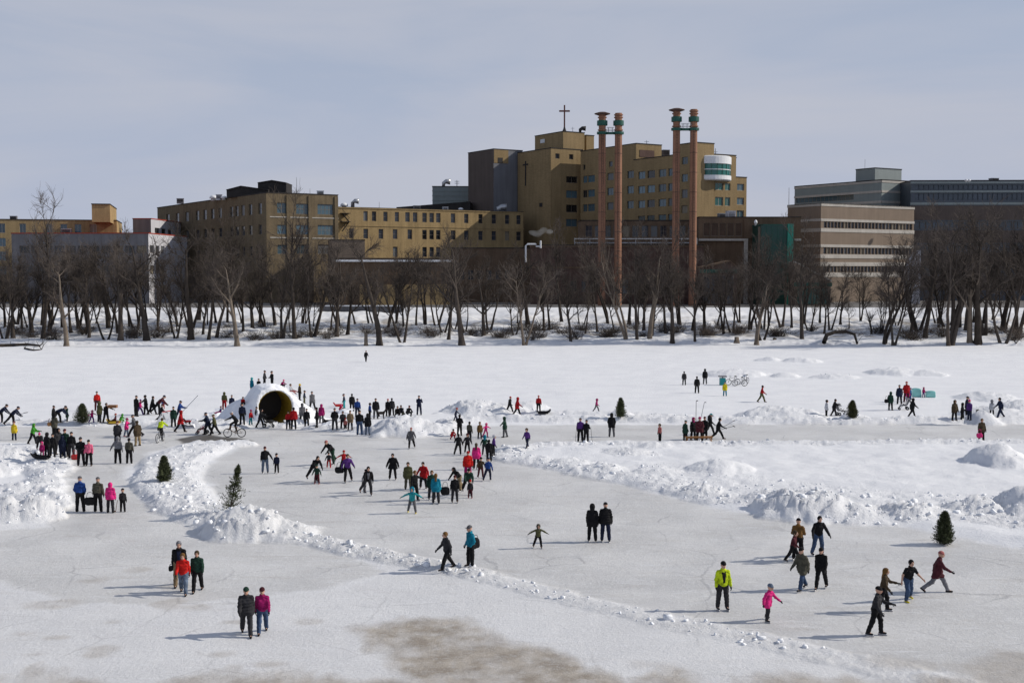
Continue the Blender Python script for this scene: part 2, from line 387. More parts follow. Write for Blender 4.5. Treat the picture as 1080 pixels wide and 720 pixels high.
def ground_material():
    m = bpy.data.materials.new('river_snow_and_ice'); m.use_nodes = True
    n = m.node_tree.nodes; l = m.node_tree.links.new; b = n['Principled BSDF']
    geo = n.new('ShaderNodeNewGeometry'); P = geo.outputs['Position']
    at = n.new('ShaderNodeAttribute'); at.attribute_name = 'masks'
    sp = n.new('ShaderNodeSeparateColor'); l(at.outputs['Color'], sp.inputs[0]); ice, dirt, wet, lump = sp.outputs[0], sp.outputs[1], sp.outputs[2], at.outputs['Alpha']
    def noise(sc, det=5, rough=0.55, vec=P):
        t = n.new('ShaderNodeTexNoise'); t.inputs['Scale'].default_value = sc; t.inputs['Detail'].default_value = det; t.inputs['Roughness'].default_value = rough; l(vec, t.inputs[0]); return t.outputs[0]
    def stretch(s, rz=0.0):
        q = n.new('ShaderNodeMapping'); q.inputs['Scale'].default_value = s; q.inputs['Rotation'].default_value = (0, 0, rz); l(P, q.inputs[0]); return q.outputs[0]
    def mr(v, a, bb, lo=0.0, hi=1.0):
        r = n.new('ShaderNodeMapRange'); l(v, r.inputs[0]); r.inputs[1].default_value, r.inputs[2].default_value, r.inputs[3].default_value, r.inputs[4].default_value = a, bb, lo, hi; return r.outputs[0]
    def mix(f, a, c):
        q = n.new('ShaderNodeMix'); q.data_type = 'RGBA'
        (l(f, q.inputs[0]) if not isinstance(f, float) else setattr(q.inputs[0], 'default_value', f))
        for s, v in ((6, a), (7, c)):
            if isinstance(v, tuple): q.inputs[s].default_value = (*v, 1)
            else: l(v, q.inputs[s])
        return q.outputs[2]
    def math2(op, a, c):
        q = n.new('ShaderNodeMath'); q.operation = op
        for s, v in ((0, a), (1, c)):
            if isinstance(v, float): q.inputs[s].default_value = v
            else: l(v, q.inputs[s])
        return q.outputs[0]
    snow = mix(mr(noise(0.35, 4), 0.35, 0.65), (0.76, 0.77, 0.80), (0.82, 0.828, 0.85))
    icec = mix(mr(noise(0.22, 6), 0.38, 0.64), (0.545, 0.542, 0.538), (0.65, 0.647, 0.642))
    # skate scratches and blown snow on the ice
    sc = math2('MAXIMUM', mr(noise(1.0, 6, 0.7, stretch((0.5, 3.5, 1), 0.5)), 0.56, 0.70), mr(noise(1.0, 6, 0.7, stretch((0.6, 4.5, 1), -0.5)), 0.58, 0.70))
    icec = mix(math2('MULTIPLY', sc, 0.75), icec, (0.76, 0.77, 0.79))
    icec = mix(math2('MULTIPLY', mr(noise(2.6, 8, 0.75), 0.55, 0.66), 0.55), icec, (0.78, 0.79, 0.81))
    icec = mix(math2('MULTIPLY', mr(noise(0.55, 5, 0.65, stretch((0.5, 2.0, 1), 0.15)), 0.56, 0.72), 0.45), icec, (0.42, 0.39, 0.355))
    icec = mix(math2('MULTIPLY', mr(noise(9.0, 6, 0.8), 0.50, 0.62), 0.40), icec, (0.80, 0.80, 0.82))
    icec = mix(math2('MULTIPLY', mr(noise(7.0, 6, 0.8), 0.56, 0.70), 0.40), icec, (0.40, 0.385, 0.37))
    col = mix(ice, snow, icec)
    vo = n.new('ShaderNodeTexVoronoi'); vo.feature = 'DISTANCE_TO_EDGE'; vo.inputs['Scale'].default_value = 0.23
    wv_ = n.new('ShaderNodeVectorMath'); wv_.operation = 'ADD'; l(P, wv_.inputs[0]); nv = n.new('ShaderNodeTexNoise'); nv.inputs['Scale'].default_value = 0.5; nv.inputs['Detail'].default_value = 4; l(P, nv.inputs[0]); l(nv.outputs[1], wv_.inputs[1]); l(wv_.outputs[0], vo.inputs[0])
    col = mix(math2('MULTIPLY', math2('MULTIPLY', ice, mr(vo.outputs['Distance'], 0.004, 0.014, 0.55, 0.0)), mr(noise(0.3, 3), 0.45, 0.6)), col, (0.36, 0.36, 0.37))
    dcol = mix(mr(noise(1.1, 6), 0.38, 0.62), (0.31, 0.27, 0.225), (0.44, 0.395, 0.34))
    col = mix(math2('MULTIPLY', dirt, mr(noise(2.5, 9, 0.8), 0.34, 0.50, 0.6, 1.0)), col, dcol)
    col = mix(math2('MULTIPLY', ice, math2('MULTIPLY', mr(noise(3.2, 9, 0.85), 0.66, 0.72), 0.5)), col, (0.20, 0.17, 0.14))
    col = mix(math2('MULTIPLY', wet, 0.9), col, (0.055, 0.045, 0.035))
    l(col, b.inputs['Base Color'])
    l(math2('SUBTRACT', mr(ice, 0, 1, 0.85, 0.60), math2('MULTIPLY', ice, mr(noise(0.4, 5), 0.45, 0.65, 0.0, 0.22))), b.inputs['Roughness']); b.inputs['Specular IOR Level'].default_value = 0.25
    b.inputs['Subsurface Weight'].default_value = 0.0
    h = math2('ADD', math2('MULTIPLY', noise(6.0, 9, 0.75), 0.15), math2('MULTIPLY', noise(1.3, 5, 0.6), 0.10))
    amp = math2('ADD', 0.40, math2('MULTIPLY', lump, 0.45))
    amp = math2('MULTIPLY', amp, mr(ice, 0, 1, 1.0, 0.72))
    bp = n.new('ShaderNodeBump'); bp.inputs['Distance'].default_value = 1.0; bp.inputs['Strength'].default_value = 0.9
    l(math2('MULTIPLY', h, amp), bp.inputs['Height']); l(bp.outputs[0], b.inputs['Normal'])
    return m
rows = [-60.0, -30, -10, 5, 15, 20]
while rows[-1] < 262: rows.append(rows[-1] * (1.0036 if rows[-1] > 33 else 1.03))
while rows[-1] < 9000: rows.append(rows[-1] * 1.25)
rows = np.array(rows)
ts = np.concatenate([np.linspace(-3, -0.62, 12)[:-1], np.linspace(-0.62, 0.62, 880), np.linspace(0.62, 3, 12)[1:]])
RY, RT = np.meshgrid(rows, ts, indexing='ij')
GX = RT * np.maximum(RY, 20.0)
Hh, MK = terrain(GX.ravel(), RY.ravel())
nr, nc = RY.shape; HG = Hh.reshape(nr, nc)
ii = np.arange(nr - 1)[:, None] * nc + np.arange(nc - 1)[None]
quads = np.stack([ii, ii + 1, ii + nc + 1, ii + nc], -1).reshape(-1, 4)
gm = fastmesh('frozen_river', np.stack([GX.ravel(), RY.ravel(), Hh], -1), quads, ground_material(), smooth=True)
ca = gm.color_attributes.new('masks', 'FLOAT_COLOR', 'POINT'); ca.data.foreach_set('color', MK.astype(np.float32).ravel())
put(bpy.data.objects.new('frozen_river', gm), kind='structure', label='frozen river with snow cover, trampled skating tracks and ridges')

# broken snow lumps along the ridges: far too many to count
rs = np.random.RandomState(4)
N = 260000
cy = 1 / rs.uniform(1 / 150.0, 1 / 40.0, N); cx = rs.uniform(-0.5, 0.5, N) * cy
hz, mk = terrain(cx, cy)
keep = (mk[:, 3] ** 1.5 * 0.15 > rs.rand(N)) & (mk[:, 0] < 0.6)
cx, cy, hz = cx[keep][:30000], cy[keep][:30000], hz[keep][:30000]
n = len(cx)
sz = rs.gamma(1.1, 0.024, n).clip(0.012, 0.15)
cube = np.array([(x, y, z) for z in (-1, 1) for y in (-1, 1) for x in (-1, 1)], float)
V = cube[None] * (0.75 + 0.5 * rs.rand(n, 8, 1)) * sz[:, None, None] * rs.uniform(0.6, 1.4, (n, 1, 3)) * np.array((1, 1, .6))
an = rs.rand(n) * 6.28; tl = rs.randn(n) * 0.5
x, y, z = V[..., 0], V[..., 1], V[..., 2]
y, z = y * np.cos(tl)[:, None] - z * np.sin(tl)[:, None], y * np.sin(tl)[:, None] + z * np.cos(tl)[:, None]
x, y = x * np.cos(an)[:, None] - y * np.sin(an)[:, None], x * np.sin(an)[:, None] + y * np.cos(an)[:, None]
V = np.stack([x + cx[:, None], y + cy[:, None], z + hz[:, None] + sz[:, None] * 0.25], -1).reshape(-1, 3)
cf = np.array([(0, 2, 3, 1), (4, 5, 7, 6), (0, 1, 5, 4), (1, 3, 7, 5), (3, 2, 6, 7), (2, 0, 4, 6)])
Fq = (np.arange(n)[:, None, None] * 8 + cf[None]).reshape(-1, 4)
M_snow = mat('snow_lump', (0.84, 0.86, 0.90), 0.85, 0.2, var=0.05, vscale=2.0, bump=0.07, bscale=5)
put(bpy.data.objects.new('snow_lumps', fastmesh('snow_lumps', V, Fq, M_snow)), kind='stuff', label='broken snow lumps strewn along the ploughed ridges', cat='snow lumps')
# ------------------------------------------------------------------ buildings on the far bank
GZ = 4.7
YB = mat('yellow_brick', (0.40, 0.29, 0.15), 0.9, 0.1, var=0.12, vscale=0.25, brick=2.2, streak=0.18)
TB = mat('tan_brick', (0.19, 0.148, 0.095), 0.9, 0.1, var=0.14, vscale=0.3, brick=2.2, streak=0.2)
HB = mat('hospital_brick', (0.31, 0.225, 0.122), 0.9, 0.1, var=0.08, vscale=0.2, brick=2.0, streak=0.13)
HD = mat('brown_cladding', (0.11, 0.088, 0.078), 0.85, 0.15, var=0.08, vscale=0.2, streak=0.13)
GB = mat('grey_blue_cladding', (0.165, 0.17, 0.19), 0.7, 0.2, var=0.08, vscale=0.2, streak=0.13)
GREYW = mat('shaded_front_and_unit_grey', (0.18, 0.175, 0.185), 0.85, 0.15, var=0.1, vscale=0.3, streak=0.15)  # grey building fronts with their shade put into the colour; plain grey on roof units
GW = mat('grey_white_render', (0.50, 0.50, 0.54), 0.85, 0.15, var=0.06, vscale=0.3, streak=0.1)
BR = mat('brown_brick', (0.16, 0.11, 0.075), 0.9, 0.1, var=0.14, vscale=0.25, brick=2.0, streak=0.18)
BR2 = mat('red_brown_brick', (0.125, 0.082, 0.07), 0.9, 0.1, var=0.14, vscale=0.3, brick=2.0, streak=0.18)
TAUPE = mat('taupe_panel', (0.225, 0.175, 0.135), 0.85, 0.15, var=0.06, vscale=0.3, streak=0.08)
BAND = mat('pale_concrete', (0.46, 0.43, 0.39), 0.85, 0.15, var=0.08, vscale=0.4, streak=0.1)
TEALP = mat('grey_green_panel', (0.23, 0.265, 0.265), 0.6, 0.3, var=0.05, vscale=0.3, streak=0.06)
BLUG = mat('blue_glass_curtain', (0.055, 0.075, 0.10), 0.12, 0.5, var=0.2, vscale=0.15)
BLUP = mat('blue_spandrel', (0.06, 0.075, 0.095), 0.4, 0.4, var=0.1, vscale=0.2)
GREEN = mat('green_glazed_panel', (0.006, 0.05, 0.04), 0.35, 0.5, var=0.15, vscale=0.3)
GREEN2 = mat('green_painted_steel', (0.008, 0.075, 0.055), 0.5, 0.4, var=0.1, vscale=0.5)
DARK = mat('dark_roofing', (0.035, 0.032, 0.032), 0.8, 0.2, var=0.2, vscale=0.6)
REDT = mat('red_trim', (0.35, 0.05, 0.03), 0.7, 0.2)
WHITE = mat('white_metal_panel', (0.72, 0.73, 0.75), 0.45, 0.4, var=0.04, vscale=0.5)
STEEL = mat('galvanised_steel', (0.45, 0.46, 0.48), 0.4, 0.5, metal=0.6, var=0.1)
GLASS = mat('window_glass', (0.03, 0.035, 0.045), 0.08, 0.6, objrand=0.6)
GLASSB = mat('blue_window_glass', (0.06, 0.11, 0.14), 0.08, 0.7, objrand=0.5)
GLASSG = mat('green_window_glass', (0.01, 0.10, 0.085), 0.1, 0.7, objrand=0.3)
FRAME = mat('window_frame_paint', (0.20, 0.17, 0.14), 0.7, 0.2)
FRAMEW = mat('pale_window_frame', (0.42, 0.40, 0.37), 0.7, 0.2)
CHIM = mat('rust_chimney_shell', (0.27, 0.138, 0.088), 0.75, 0.2, var=0.10, vscale=0.5, streak=0.22)
CROSS = mat('red_brown_cross', (0.16, 0.06, 0.045), 0.6, 0.3)
ROOFSNOW = mat('roof_snow', (0.8, 0.82, 0.86), 0.9, 0.1, var=0.05)

WIN = {}; WR = random.Random(3)
BLINDS = [mat('cream_blind', (.22, .19, .14), .5, .4), mat('grey_blind', (.13, .14, .15), .4, .5), mat('dark_glass', (.012, .013, .016), .06, .6)]
def window_mesh(w, h, nx, nz, fm, gm):
    k = (round(w, 1), round(h, 1), nx, nz, fm.name, gm.name)
    if k not in WIN:
        w, h = k[0], k[1]; b = MB(); t = 0.09
        b.box(0, w, -.05, .05, 0, t); b.box(0, w, -.05, .05, h - t, h); b.box(0, t, -.05, .05, t, h - t); b.box(w - t, w, -.05, .05, t, h - t)
        for i in range(1, nx): b.box(w * i / nx - .04, w * i / nx + .04, -.045, .045, t, h - t)
        for i in range(1, nz): b.box(t, w - t, -.04, .04, h * i / nz - .04, h * i / nz + .04)
        WIN[k] = (b.mesh('window', fm), MB().box(t * .6, w - t * .6, -.015, .015, t * .6, h - t * .6).mesh('pane', gm), k)
    return WIN[k]
class Face:
    """vertical wall starting at P along u; outward normal is (u.y, -u.x)"""
    def __init__(s, P, u, L, z0, z1): s.P, s.u, s.L, s.z0, s.z1, s.ops = np.array(P[:2], float), np.array(u, float), L, z0, z1, []; s.n = np.array((s.u[1], -s.u[0]))
    def hit(s, px, py):
        dx, dy, dz = ray(px, py); t = (s.P @ s.n) / (dx * s.n[0] + dy * s.n[1])
        q = np.array((dx * t, dy * t)); return float((q - s.P) @ s.u), CAM_H + dz * t
    def U(s, px): return s.hit(px, 285)[0]
    def Z(s, px, py): return s.hit(px, py)[1]
    def at(s, u, out=0.0, z=0.0): q = s.P + s.u * u + s.n * out; return np.array((q[0], q[1], z))
    def open(s, cols, rows, nx=1, nz=1, fm=None, gm=None, depth=.3):
        """cols: pixel (x0,x1); rows: (xref,y0,y1) pixel"""
        for xr, y0, y1 in rows:
            z1, z0 = s.Z(xr, y0), s.Z(xr, y1)
            for c0, c1 in cols:
                u0, u1 = s.U(c0), s.U(c1)
                u1 = u0 + max(round(u1 - u0, 1), .4); zz = z0 + max(round(z1 - z0, 1), .4)
                if u0 > .05 and u1 < s.L - .05 and z0 > s.z0 + .05 and zz < s.z1 - .05: s.ops.append((u0, u1, z0, zz, nx, nz, fm or FRAME, gm or GLASS, depth))
        return s
    def wall(s, mb):
        us = sorted({0.0, s.L} | {o[0] for o in s.ops} | {o[1] for o in s.ops}); zs = sorted({s.z0, s.z1} | {o[2] for o in s.ops} | {o[3] for o in s.ops})
        if len(s.ops) > 0:
            for i in range(len(us) - 1):
                run = None
                for j in range(len(zs) - 1):
                    um, zm = (us[i] + us[i + 1]) / 2, (zs[j] + zs[j + 1]) / 2
                    hole = any(o[0] < um < o[1] and o[2] < zm < o[3] for o in s.ops)
                    if not hole and run is None: run = zs[j]
                    if run is not None and (hole or j == len(zs) - 2):
                        top = zs[j] if hole else zs[j + 1]
                        mb.add([s.at(us[i], 0, run), s.at(us[i + 1], 0, run), s.at(us[i + 1], 0, top), s.at(us[i], 0, top)], [(0, 1, 2, 3)]); run = None
        else: mb.add([s.at(0, 0, s.z0), s.at(s.L, 0, s.z0), s.at(s.L, 0, s.z1), s.at(0, 0, s.z1)], [(0, 1, 2, 3)])
        for u0, u1, z0, z1, *_, d in s.ops:
            a, b, c, e = (s.at(u, 0, z) for u, z in ((u0, z0), (u1, z0), (u1, z1), (u0, z1)))
            k = -np.array((s.n[0], s.n[1], 0)) * (d + .06)
            mb.add([a, b, c, e, a + k, b + k, c + k, e + k], [(0, 1, 5, 4)[::-1], (1, 2, 6, 5)[::-1], (2, 3, 7, 6)[::-1], (3, 0, 4, 7)[::-1]])
    def windows(s, root):
        rz = math.atan2(s.u[1], s.u[0])
        for u0, u1, z0, z1, nx, nz, fm, gm, d in s.ops:
            if gm in (GLASS, GLASSB) and WR.random() < .22: gm = WR.choice(BLINDS)
            m1, m2, k = window_mesh(u1 - u0, z1 - z0, nx, nz, fm, gm)
            o = put(bpy.data.objects.new('window', m1), root, s.at(u0, -d, z0) - np.array(root.location), rz)
            put(bpy.data.objects.new('pane', m2), o)
    def strip(s, mb, z0, z1, out=.12, u0=None, u1=None, back=.05):
        u0 = -out if u0 is None else u0; u1 = s.L + out if u1 is None else u1
        return mb.obox(s.at(u0, -back, z0), (*(s.u * (u1 - u0)), 0), (*(s.n * (out + back)), 0), (0, 0, z1 - z0))
def building(name, label, cx, D, top, a, wallm, rx=None, lx=None, Lf=None, Ll=None, z0=None, leftm=None, frontm=None, roofm=None, coping=True, cat='building'):
    a = rad(a); u = np.array((math.cos(a), math.sin(a))); v = np.array((-math.sin(a), math.cos(a)))
    C = at_Y(cx, top, D); P = C[:2]; zt = C[2]; z0 = GZ if z0 is None else z0
    def reach(d, px):
        k = (px - 540) / F_PX * (1.0 / CP)
        k = ray(px, 285)[0] / ray(px, 285)[1]
        return (k * P[1] - P[0]) / (d[0] - k * d[1])
    Lf = reach(u, rx) if rx is not None else Lf; Ll = reach(v, lx) if lx is not None else Ll
    root = empty(name, (P[0], P[1], z0), 0, label, cat)
    B = dict(root=root, front=Face(P, u, Lf, z0, zt), left=Face(P + v * Ll, -v, Ll, z0, zt), back=Face(P + u * Lf + v * Ll, -u, Lf, z0, zt),
             right=Face(P + u * Lf, v, Ll, z0, zt), wallm=wallm, leftm=leftm or wallm, frontm=frontm or wallm, zt=zt, u=u, v=v, P=P, Lf=Lf, Ll=Ll, roofm=roofm or DARK, coping=coping)
    return B
def finish(B):
    root = B['root']; off = np.array(root.location)
    def emit(mb, name, m):
        mb.v = [tuple(np.array(p) - off) for p in mb.v]; return mb.obj(name, m, root)
    B['emit'] = emit
    for k in ('front', 'left', 'back', 'right'):
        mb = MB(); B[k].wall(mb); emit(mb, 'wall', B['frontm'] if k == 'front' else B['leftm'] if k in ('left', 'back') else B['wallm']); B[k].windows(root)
    z, P, u, v = B['zt'], B['P'], B['u'], B['v']
    mb = MB(); q = [P, P + u * B['Lf'], P + u * B['Lf'] + v * B['Ll'], P + v * B['Ll']]
    mb.add([(*p, z - .12) for p in q], [(0, 1, 2, 3)])
    if B['coping']:
        for k in ('front', 'left', 'right', 'back'): B[k].strip(mb, z + .002, z + .22, .1, back=.25)
    emit(mb, 'roof', B['roofm'])
    return B
def even(x0, x1, n, fill=.7):
    w = (x1 - x0) / n; return [(x0 + w * (i + .5 - fill / 2), x0 + w * (i + .5 + fill / 2)) for i in range(n)]
def around(xs, w): return [(x - w / 2, x + w / 2) for x in xs]

# --- yellow flat-roofed building at the far left
B = building('yellow_brick_building', 'long flat-roofed yellow brick building at the far left edge', -30, 300, 231.5, 14, YB, rx=124, Ll=20)
B['front'].open(around([3, 25, 53, 68, 83, 99], 7), [(60, 236, 246)], 2, 1, FRAMEW, GLASSB)
B['front'].open(around([3], 8), [(3, 251, 260), (3, 265, 275), (3, 281, 290)], 2, 1, FRAMEW, GLASSB)
finish(B)
B = building('rooftop_stair_tower', 'yellow brick stair tower on the roof end of the yellow building', 105, 318, 220.5, 14, YB, rx=124, lx=98, z0=24.0, cat='stair tower'); finish(B)
# --- grey building with red trim
B = building('grey_office_building', 'long low grey building with red roof trim at the left', 12, 285, 246.5, -2, GW, rx=157, Ll=30, roofm=REDT, frontm=GREYW)  # front wall tone carries its shade, darker than the render on the right
B['front'].open(even(20, 156, 11, .82), [(80, 259, 267)], 3, 1)
B['front'].open(even(20, 156, 8, .7), [(80, 280, 290)], 3, 1)
B['right'].open([(158.5, 163), (164.5, 168.5), (170, 174)], [(160, 259, 267), (160, 280, 289)], 2, 1)
finish(B)
B = building('grey_rear_block', 'pale upper block with red trim behind the long grey building', 140, 318, 231, -2, GW, rx=160, Ll=45, roofm=REDT, frontm=GREYW)  # front again in the shade-darkened grey
B['right'].open([(164, 169), (171, 176), (178, 182)], [(165, 240.5, 246)], 2, 1)
finish(B)
# --- tan brick building
B = building('tan_brick_building', 'dark tan brick building with dark penthouses on its roof', 281, 290, 203.5, 33, TB, rx=357, lx=167)
B['front'].open([(293, 303)], [(298, 214, 225), (298, 237, 247), (298, 258, 268)], 2, 2, FRAME, GLASSB)
B['front'].open([(313, 326)], [(320, 215, 226), (320, 237.5, 247.5), (320, 258, 268)], 3, 2, FRAME, GLASSB)
B['front'].open([(335.5, 352)], [(344, 215.5, 226.5), (344, 237.5, 248), (344, 258, 268)], 4, 2, FRAME, GLASSB)
B['left'].open(around([178, 188, 198, 209, 217, 225, 233, 245, 250.5, 257, 265, 275], 3.6), [(262, 215.5, 227), (262, 238, 248), (262, 260, 270)], 1, 2)
finish(B)
f = B['front']; mb = MB()
for x in (304.5, 327.5, 283, 355):
    u = f.U(x); f.strip(mb, GZ + .1, B['zt'] - .3, .25, u - .45, u + .45)
B['emit'](mb, 'pilaster', TB)
mb = MB(); f.strip(mb, f.Z(320, 230), f.Z(320, 229), .1); f.strip(mb, f.Z(320, 251.5), f.Z(320, 250.5), .1); B['emit'](mb, 'string_course', BAND)
def gable_hut(name, label, x0, x1, yb, yt, ye, D, m, rise_at=.5, dep=8):
    A, Bq = at_Y(x0, yb, D), at_Y(x1, yb, D); zt = at_Y(x0, yt, D)[2]; ze = at_Y(x0, ye, D)[2]; w = Bq[0] - A[0]
    r = empty(name, A, 0, label, 'rooftop plant'); z0 = A[2]
    mb = MB(); prof = [(0, 0), (w, 0), (w, ze - z0), (w * rise_at, zt - z0), (0, ze - z0)]
    mb.add([(x, 0, z) for x, z in prof] + [(x, dep, z) for x, z in prof], [(0, 1, 2, 3, 4), (9, 8, 7, 6, 5)] + [(i, 5 + i, 5 + (i + 1) % 5, (i + 1) % 5) for i in range(5)])
    mb.obj('wall', m, r)
    mb = MB()
    for i, j in ((2, 3), (3, 4)):
        p, q = np.array((prof[i][0], 0, prof[i][1])), np.array((prof[j][0], 0, prof[j][1]))
        mb.obox(p + (0, -.4, .02), q - p, (0, dep + .8, 0), (0, 0, .22))
    mb.obj('roof', DARK, r)
    mb = MB(); [mb.box(w * t, w * t + .5, -.03, .05, .3 * (ze - z0), .8 * (ze - z0)) for t in (.2, .4, .6, .8)]; mb.obj('louvre', DARK, r)
gable_hut('rooftop_penthouse', 'long dark penthouse on the roof of the tan brick building', 239, 283, 208, 197, 201, 306, DARK, .35)
gable_hut('rooftop_lantern', 'small raised dark penthouse with openings above the tan brick roof', 272, 302, 203, 191, 193.5, 308, DARK, .5)
def mast(label, x, y0, y1, D, r=.06, arms=(), name='antenna_mast'):
    A, T = at_Y(x, y0, D), at_Y(x, y1, D); h = T[2] - A[2]
    mb = MB(); mb.tube([(0, 0, -.3), (0, 0, h)], [r * 1.4, r]); [mb.tube([(-w, 0, h * t), (w, 0, h * t)], r * .7) for t, w in arms]
    mb.obj(name, STEEL, None, A, label=label, cat='antenna')
mast('thin antenna mast on the tan brick roof', 313, 204, 187, 298)
mast('short whip antenna on the tan brick roof left of the yellow wing', 327, 204, 199, 297, .05)
def vent(label, x, y0, y1, D, r, kind='dome', m=None):
    A, T = at_Y(x, y0, D), at_Y(x, y1, D); h = T[2] - A[2]; mb = MB()
    if kind == 'dome': mb.lathe((0, 0, -.2), [(r * .6, 0), (r * .6, h * .4), (r, h * .45), (r * .95, h * .75), (r * .6, h), (.05, h * 1.1)], 14)
    else: mb.tube([(0, 0, -.2), (0, 0, h * .7), (r * .8, 0, h), (r * 2.2, 0, h * .95)], [r * .7, r * .7, r * .8, r], 8)
    mb.obj('roof_vent', m or (WHITE if kind == 'dome' else STEEL), None, A, label=label, cat='roof vent', smooth=True)
vent('white domed vent at the left of the tan brick roof', 225, 211, 205.5, 318, 1.0)
vent('white domed vent nearest the long dark penthouse', 236, 210, 206, 312, .8)
# --- yellow wing
B = building('yellow_brick_wing', 'long three-storey yellow brick hospital wing with rows of dark windows', 345, 312, 218.5, 30, YB, rx=552, Ll=16)
f = B['front']
XS = [386, 395, 407, 419, 430, 438, 448, 455.5, 462.5, 478, 492, 507, 521, 535, 547]
f.open(around(XS, 4.6), [(450, 224.5, 234.5)], 1, 2)
f.open(around([371] + [386, 402, 417, 432.5, 448, 455.5, 462.5, 478, 492, 507, 521, 535, 547], 4.8), [(450, 242.5, 252.5)], 1, 2)
f.open(around([417, 448, 455.5, 462.5, 478, 492, 507, 521, 535, 547], 4.8), [(450, 260.5, 271)], 1, 2)
finish(B)
mb = MB(); f.strip(mb, f.Z(450, 240), f.Z(450, 239), .12); f.strip(mb, f.Z(450, 222), f.Z(450, 221), .15); B['emit'](mb, 'string_course', YB)
mb = MB()   # iron fire stair on the wing
for k, (y0, y1) in enumerate(((244, 234), (234, 225))):
    u0, u1 = f.U(360), f.U(367.5); za, zb = f.Z(363, y0), f.Z(363, y1)
    if k: u0, u1 = u1, u0
    mb.tube([f.at(u0, .5, za), f.at(u1, .5, zb)], .09); mb.tube([f.at(u0, .9, za), f.at(u1, .9, zb)], .09); mb.tube([f.at(u0, .9, za + 1), f.at(u1, .9, zb + 1)], .05)
    mb.obox(f.at(f.U(359), .02, zb - .1), (*(f.u * (f.U(368.5) - f.U(359))), 0), (*(f.n * 1.2), 0), (0, 0, .15))
B['emit'](mb, 'fire_stair', DARK)
vent('silver bent vent pipe on the left end of the yellow wing roof', 372, 218.5, 212, 318, .7, 'bend')
vent('white box-like domed vent at the left end of the yellow wing', 363, 219, 213.5, 318, 1.0)
vent('small white vent on the yellow wing roof below the grey-green plant room', 486, 222, 218.5, 338, .7)
vent('pair-topped white vent near the shaded end of the yellow wing roof', 526, 223, 218.5, 340, 1.0, 'bend')
mast('thin mast on the yellow wing roof left of the plant room', 400, 219.5, 213, 325, .05)
# --- grey-green plant room and dark long roof behind the wing
B = building('plant_room', 'grey-green metal plant room showing above the yellow wing', 456, 372, 197, 2, TEALP, rx=496, Ll=15, z0=22); finish(B)
mb = MB(); f = B['front']; [f.strip(mb, f.Z(470, y + .8), f.Z(470, y), .1) for y in (201, 206, 211)]; B['emit'](mb, 'panel_rib', TEALP)
vent('curved exhaust duct on top of the grey-green plant room', 468, 197, 191.5, 376, .9, 'bend')
mast('tall ladder-like mast on the plant room', 482, 197, 190, 374, .12, ((.8, .7), (.5, .7)))
A, C2, C3 = at_Y(418, 220, 356), at_Y(496, 220, 356), at_Y(496, 212.5, 356)
w, h = C2[0] - A[0], C3[2] - A[2]
mb = MB(); mb.add([(0, 0, -8), (w, 0, -8), (w, 0, h), (0, 0, .4), (0, 12, -8), (w, 12, -8), (w, 12, h), (0, 12, .4)], [(0, 1, 2, 3), (7, 6, 5, 4), (3, 2, 6, 7), (1, 5, 6, 2), (4, 0, 3, 7)])
mb.obj('sloping_dark_roof', DARK, None, A, label='dark sloping roof rising behind the yellow wing toward the tower', cat='roof')

# --- hospital tower blocks
B = building('hospital_end_block', 'brown windowless end block of the hospital tower, left of the grey-blue face', 520.5, 350, 157.5, 32, GB, rx=551, lx=494, leftm=HD); finish(B)
f = B['front']; mb = MB(); f.strip(mb, f.Z(524, 172), B['zt'] - .1, .1, .1, f.U(536)); B['emit'](mb, 'brick_panel', HB)
o = MB(); f.strip(o, f.Z(528, 172), f.Z(528, 166.5), .16, f.U(525), f.U(530)); B['emit'](o, 'louvre', DARK)
B = building('hospital_tower_block', 'tall brick hospital tower block under the rooftop cross', 581, 339, 156.5, 32, HB, rx=614, lx=546)
f = B['front']
f.open([(585.5, 590), (600, 604.5)], [(590, 162, 167.5)], 1, 1)
f.open([(597, 609)], [(603, 186, 193), (603, 201, 209), (603, 216, 224), (603, 231, 239)], 2, 1, FRAME, GLASSB)
finish(B)
f = B['left']; mb = MB(); u = f.U(554.5)
f.strip(mb, f.Z(554.5, 196), f.Z(554.5, 170), .18, u - .2, u + .2); f.strip(mb, f.Z(554.5, 174.5), f.Z(554.5, 173), .17, u - 1.3, u + 1.3); B['emit'](mb, 'wall_cross', DARK)
mb = MB(); f.strip(mb, f.Z(571, 218), f.Z(571, 214), .1, f.U(569), f.U(572)); B['emit'](mb, 'vent_grille', DARK)
B = building('tower_penthouse', 'square brick penthouse carrying the cross on the hospital tower', 594, 346, 139, 32, HB, rx=616, lx=564, z0=38, cat='penthouse'); finish(B)
f = B['left']; mb = MB(); f.strip(mb, f.Z(572, 151), f.Z(572, 147), .1, f.U(570), f.U(574.5)); B['emit'](mb, 'vent_grille', STEEL)
A = at_Y(595.3, 139, 349); T = at_Y(595.3, 111, 349); h = T[2] - A[2]
mb = MB(); mb.box(-.2, .2, -.2, .2, -.3, h); 
r = mb.obj('rooftop_cross', CROSS, None, A, label='tall dark red cross standing on the hospital roof', cat='cross'); zc = at_Y(595, 117.3, 349)[2] - A[2]
MB().box(-1.5, -.205, -.18, .18, zc - .22, zc + .22).obj('cross_arm', CROSS, r); MB().box(.205, 1.5, -.18, .18, zc - .22, zc + .22).obj('cross_arm', CROSS, r)
MB().lathe((0, 0, -.3), [(.6, 0), (.6, .4), (.3, 1.2), (.22, 1.6)], 10).obj('pedestal', DARK, r)
vent('dark round exhaust hood on the tower penthouse right of the cross', 612, 140, 135.5, 352, .7, 'bend', DARK)
mast('small aerial beside the cross on the penthouse roof', 604, 139, 134, 350, .07, ((.7, .5),))
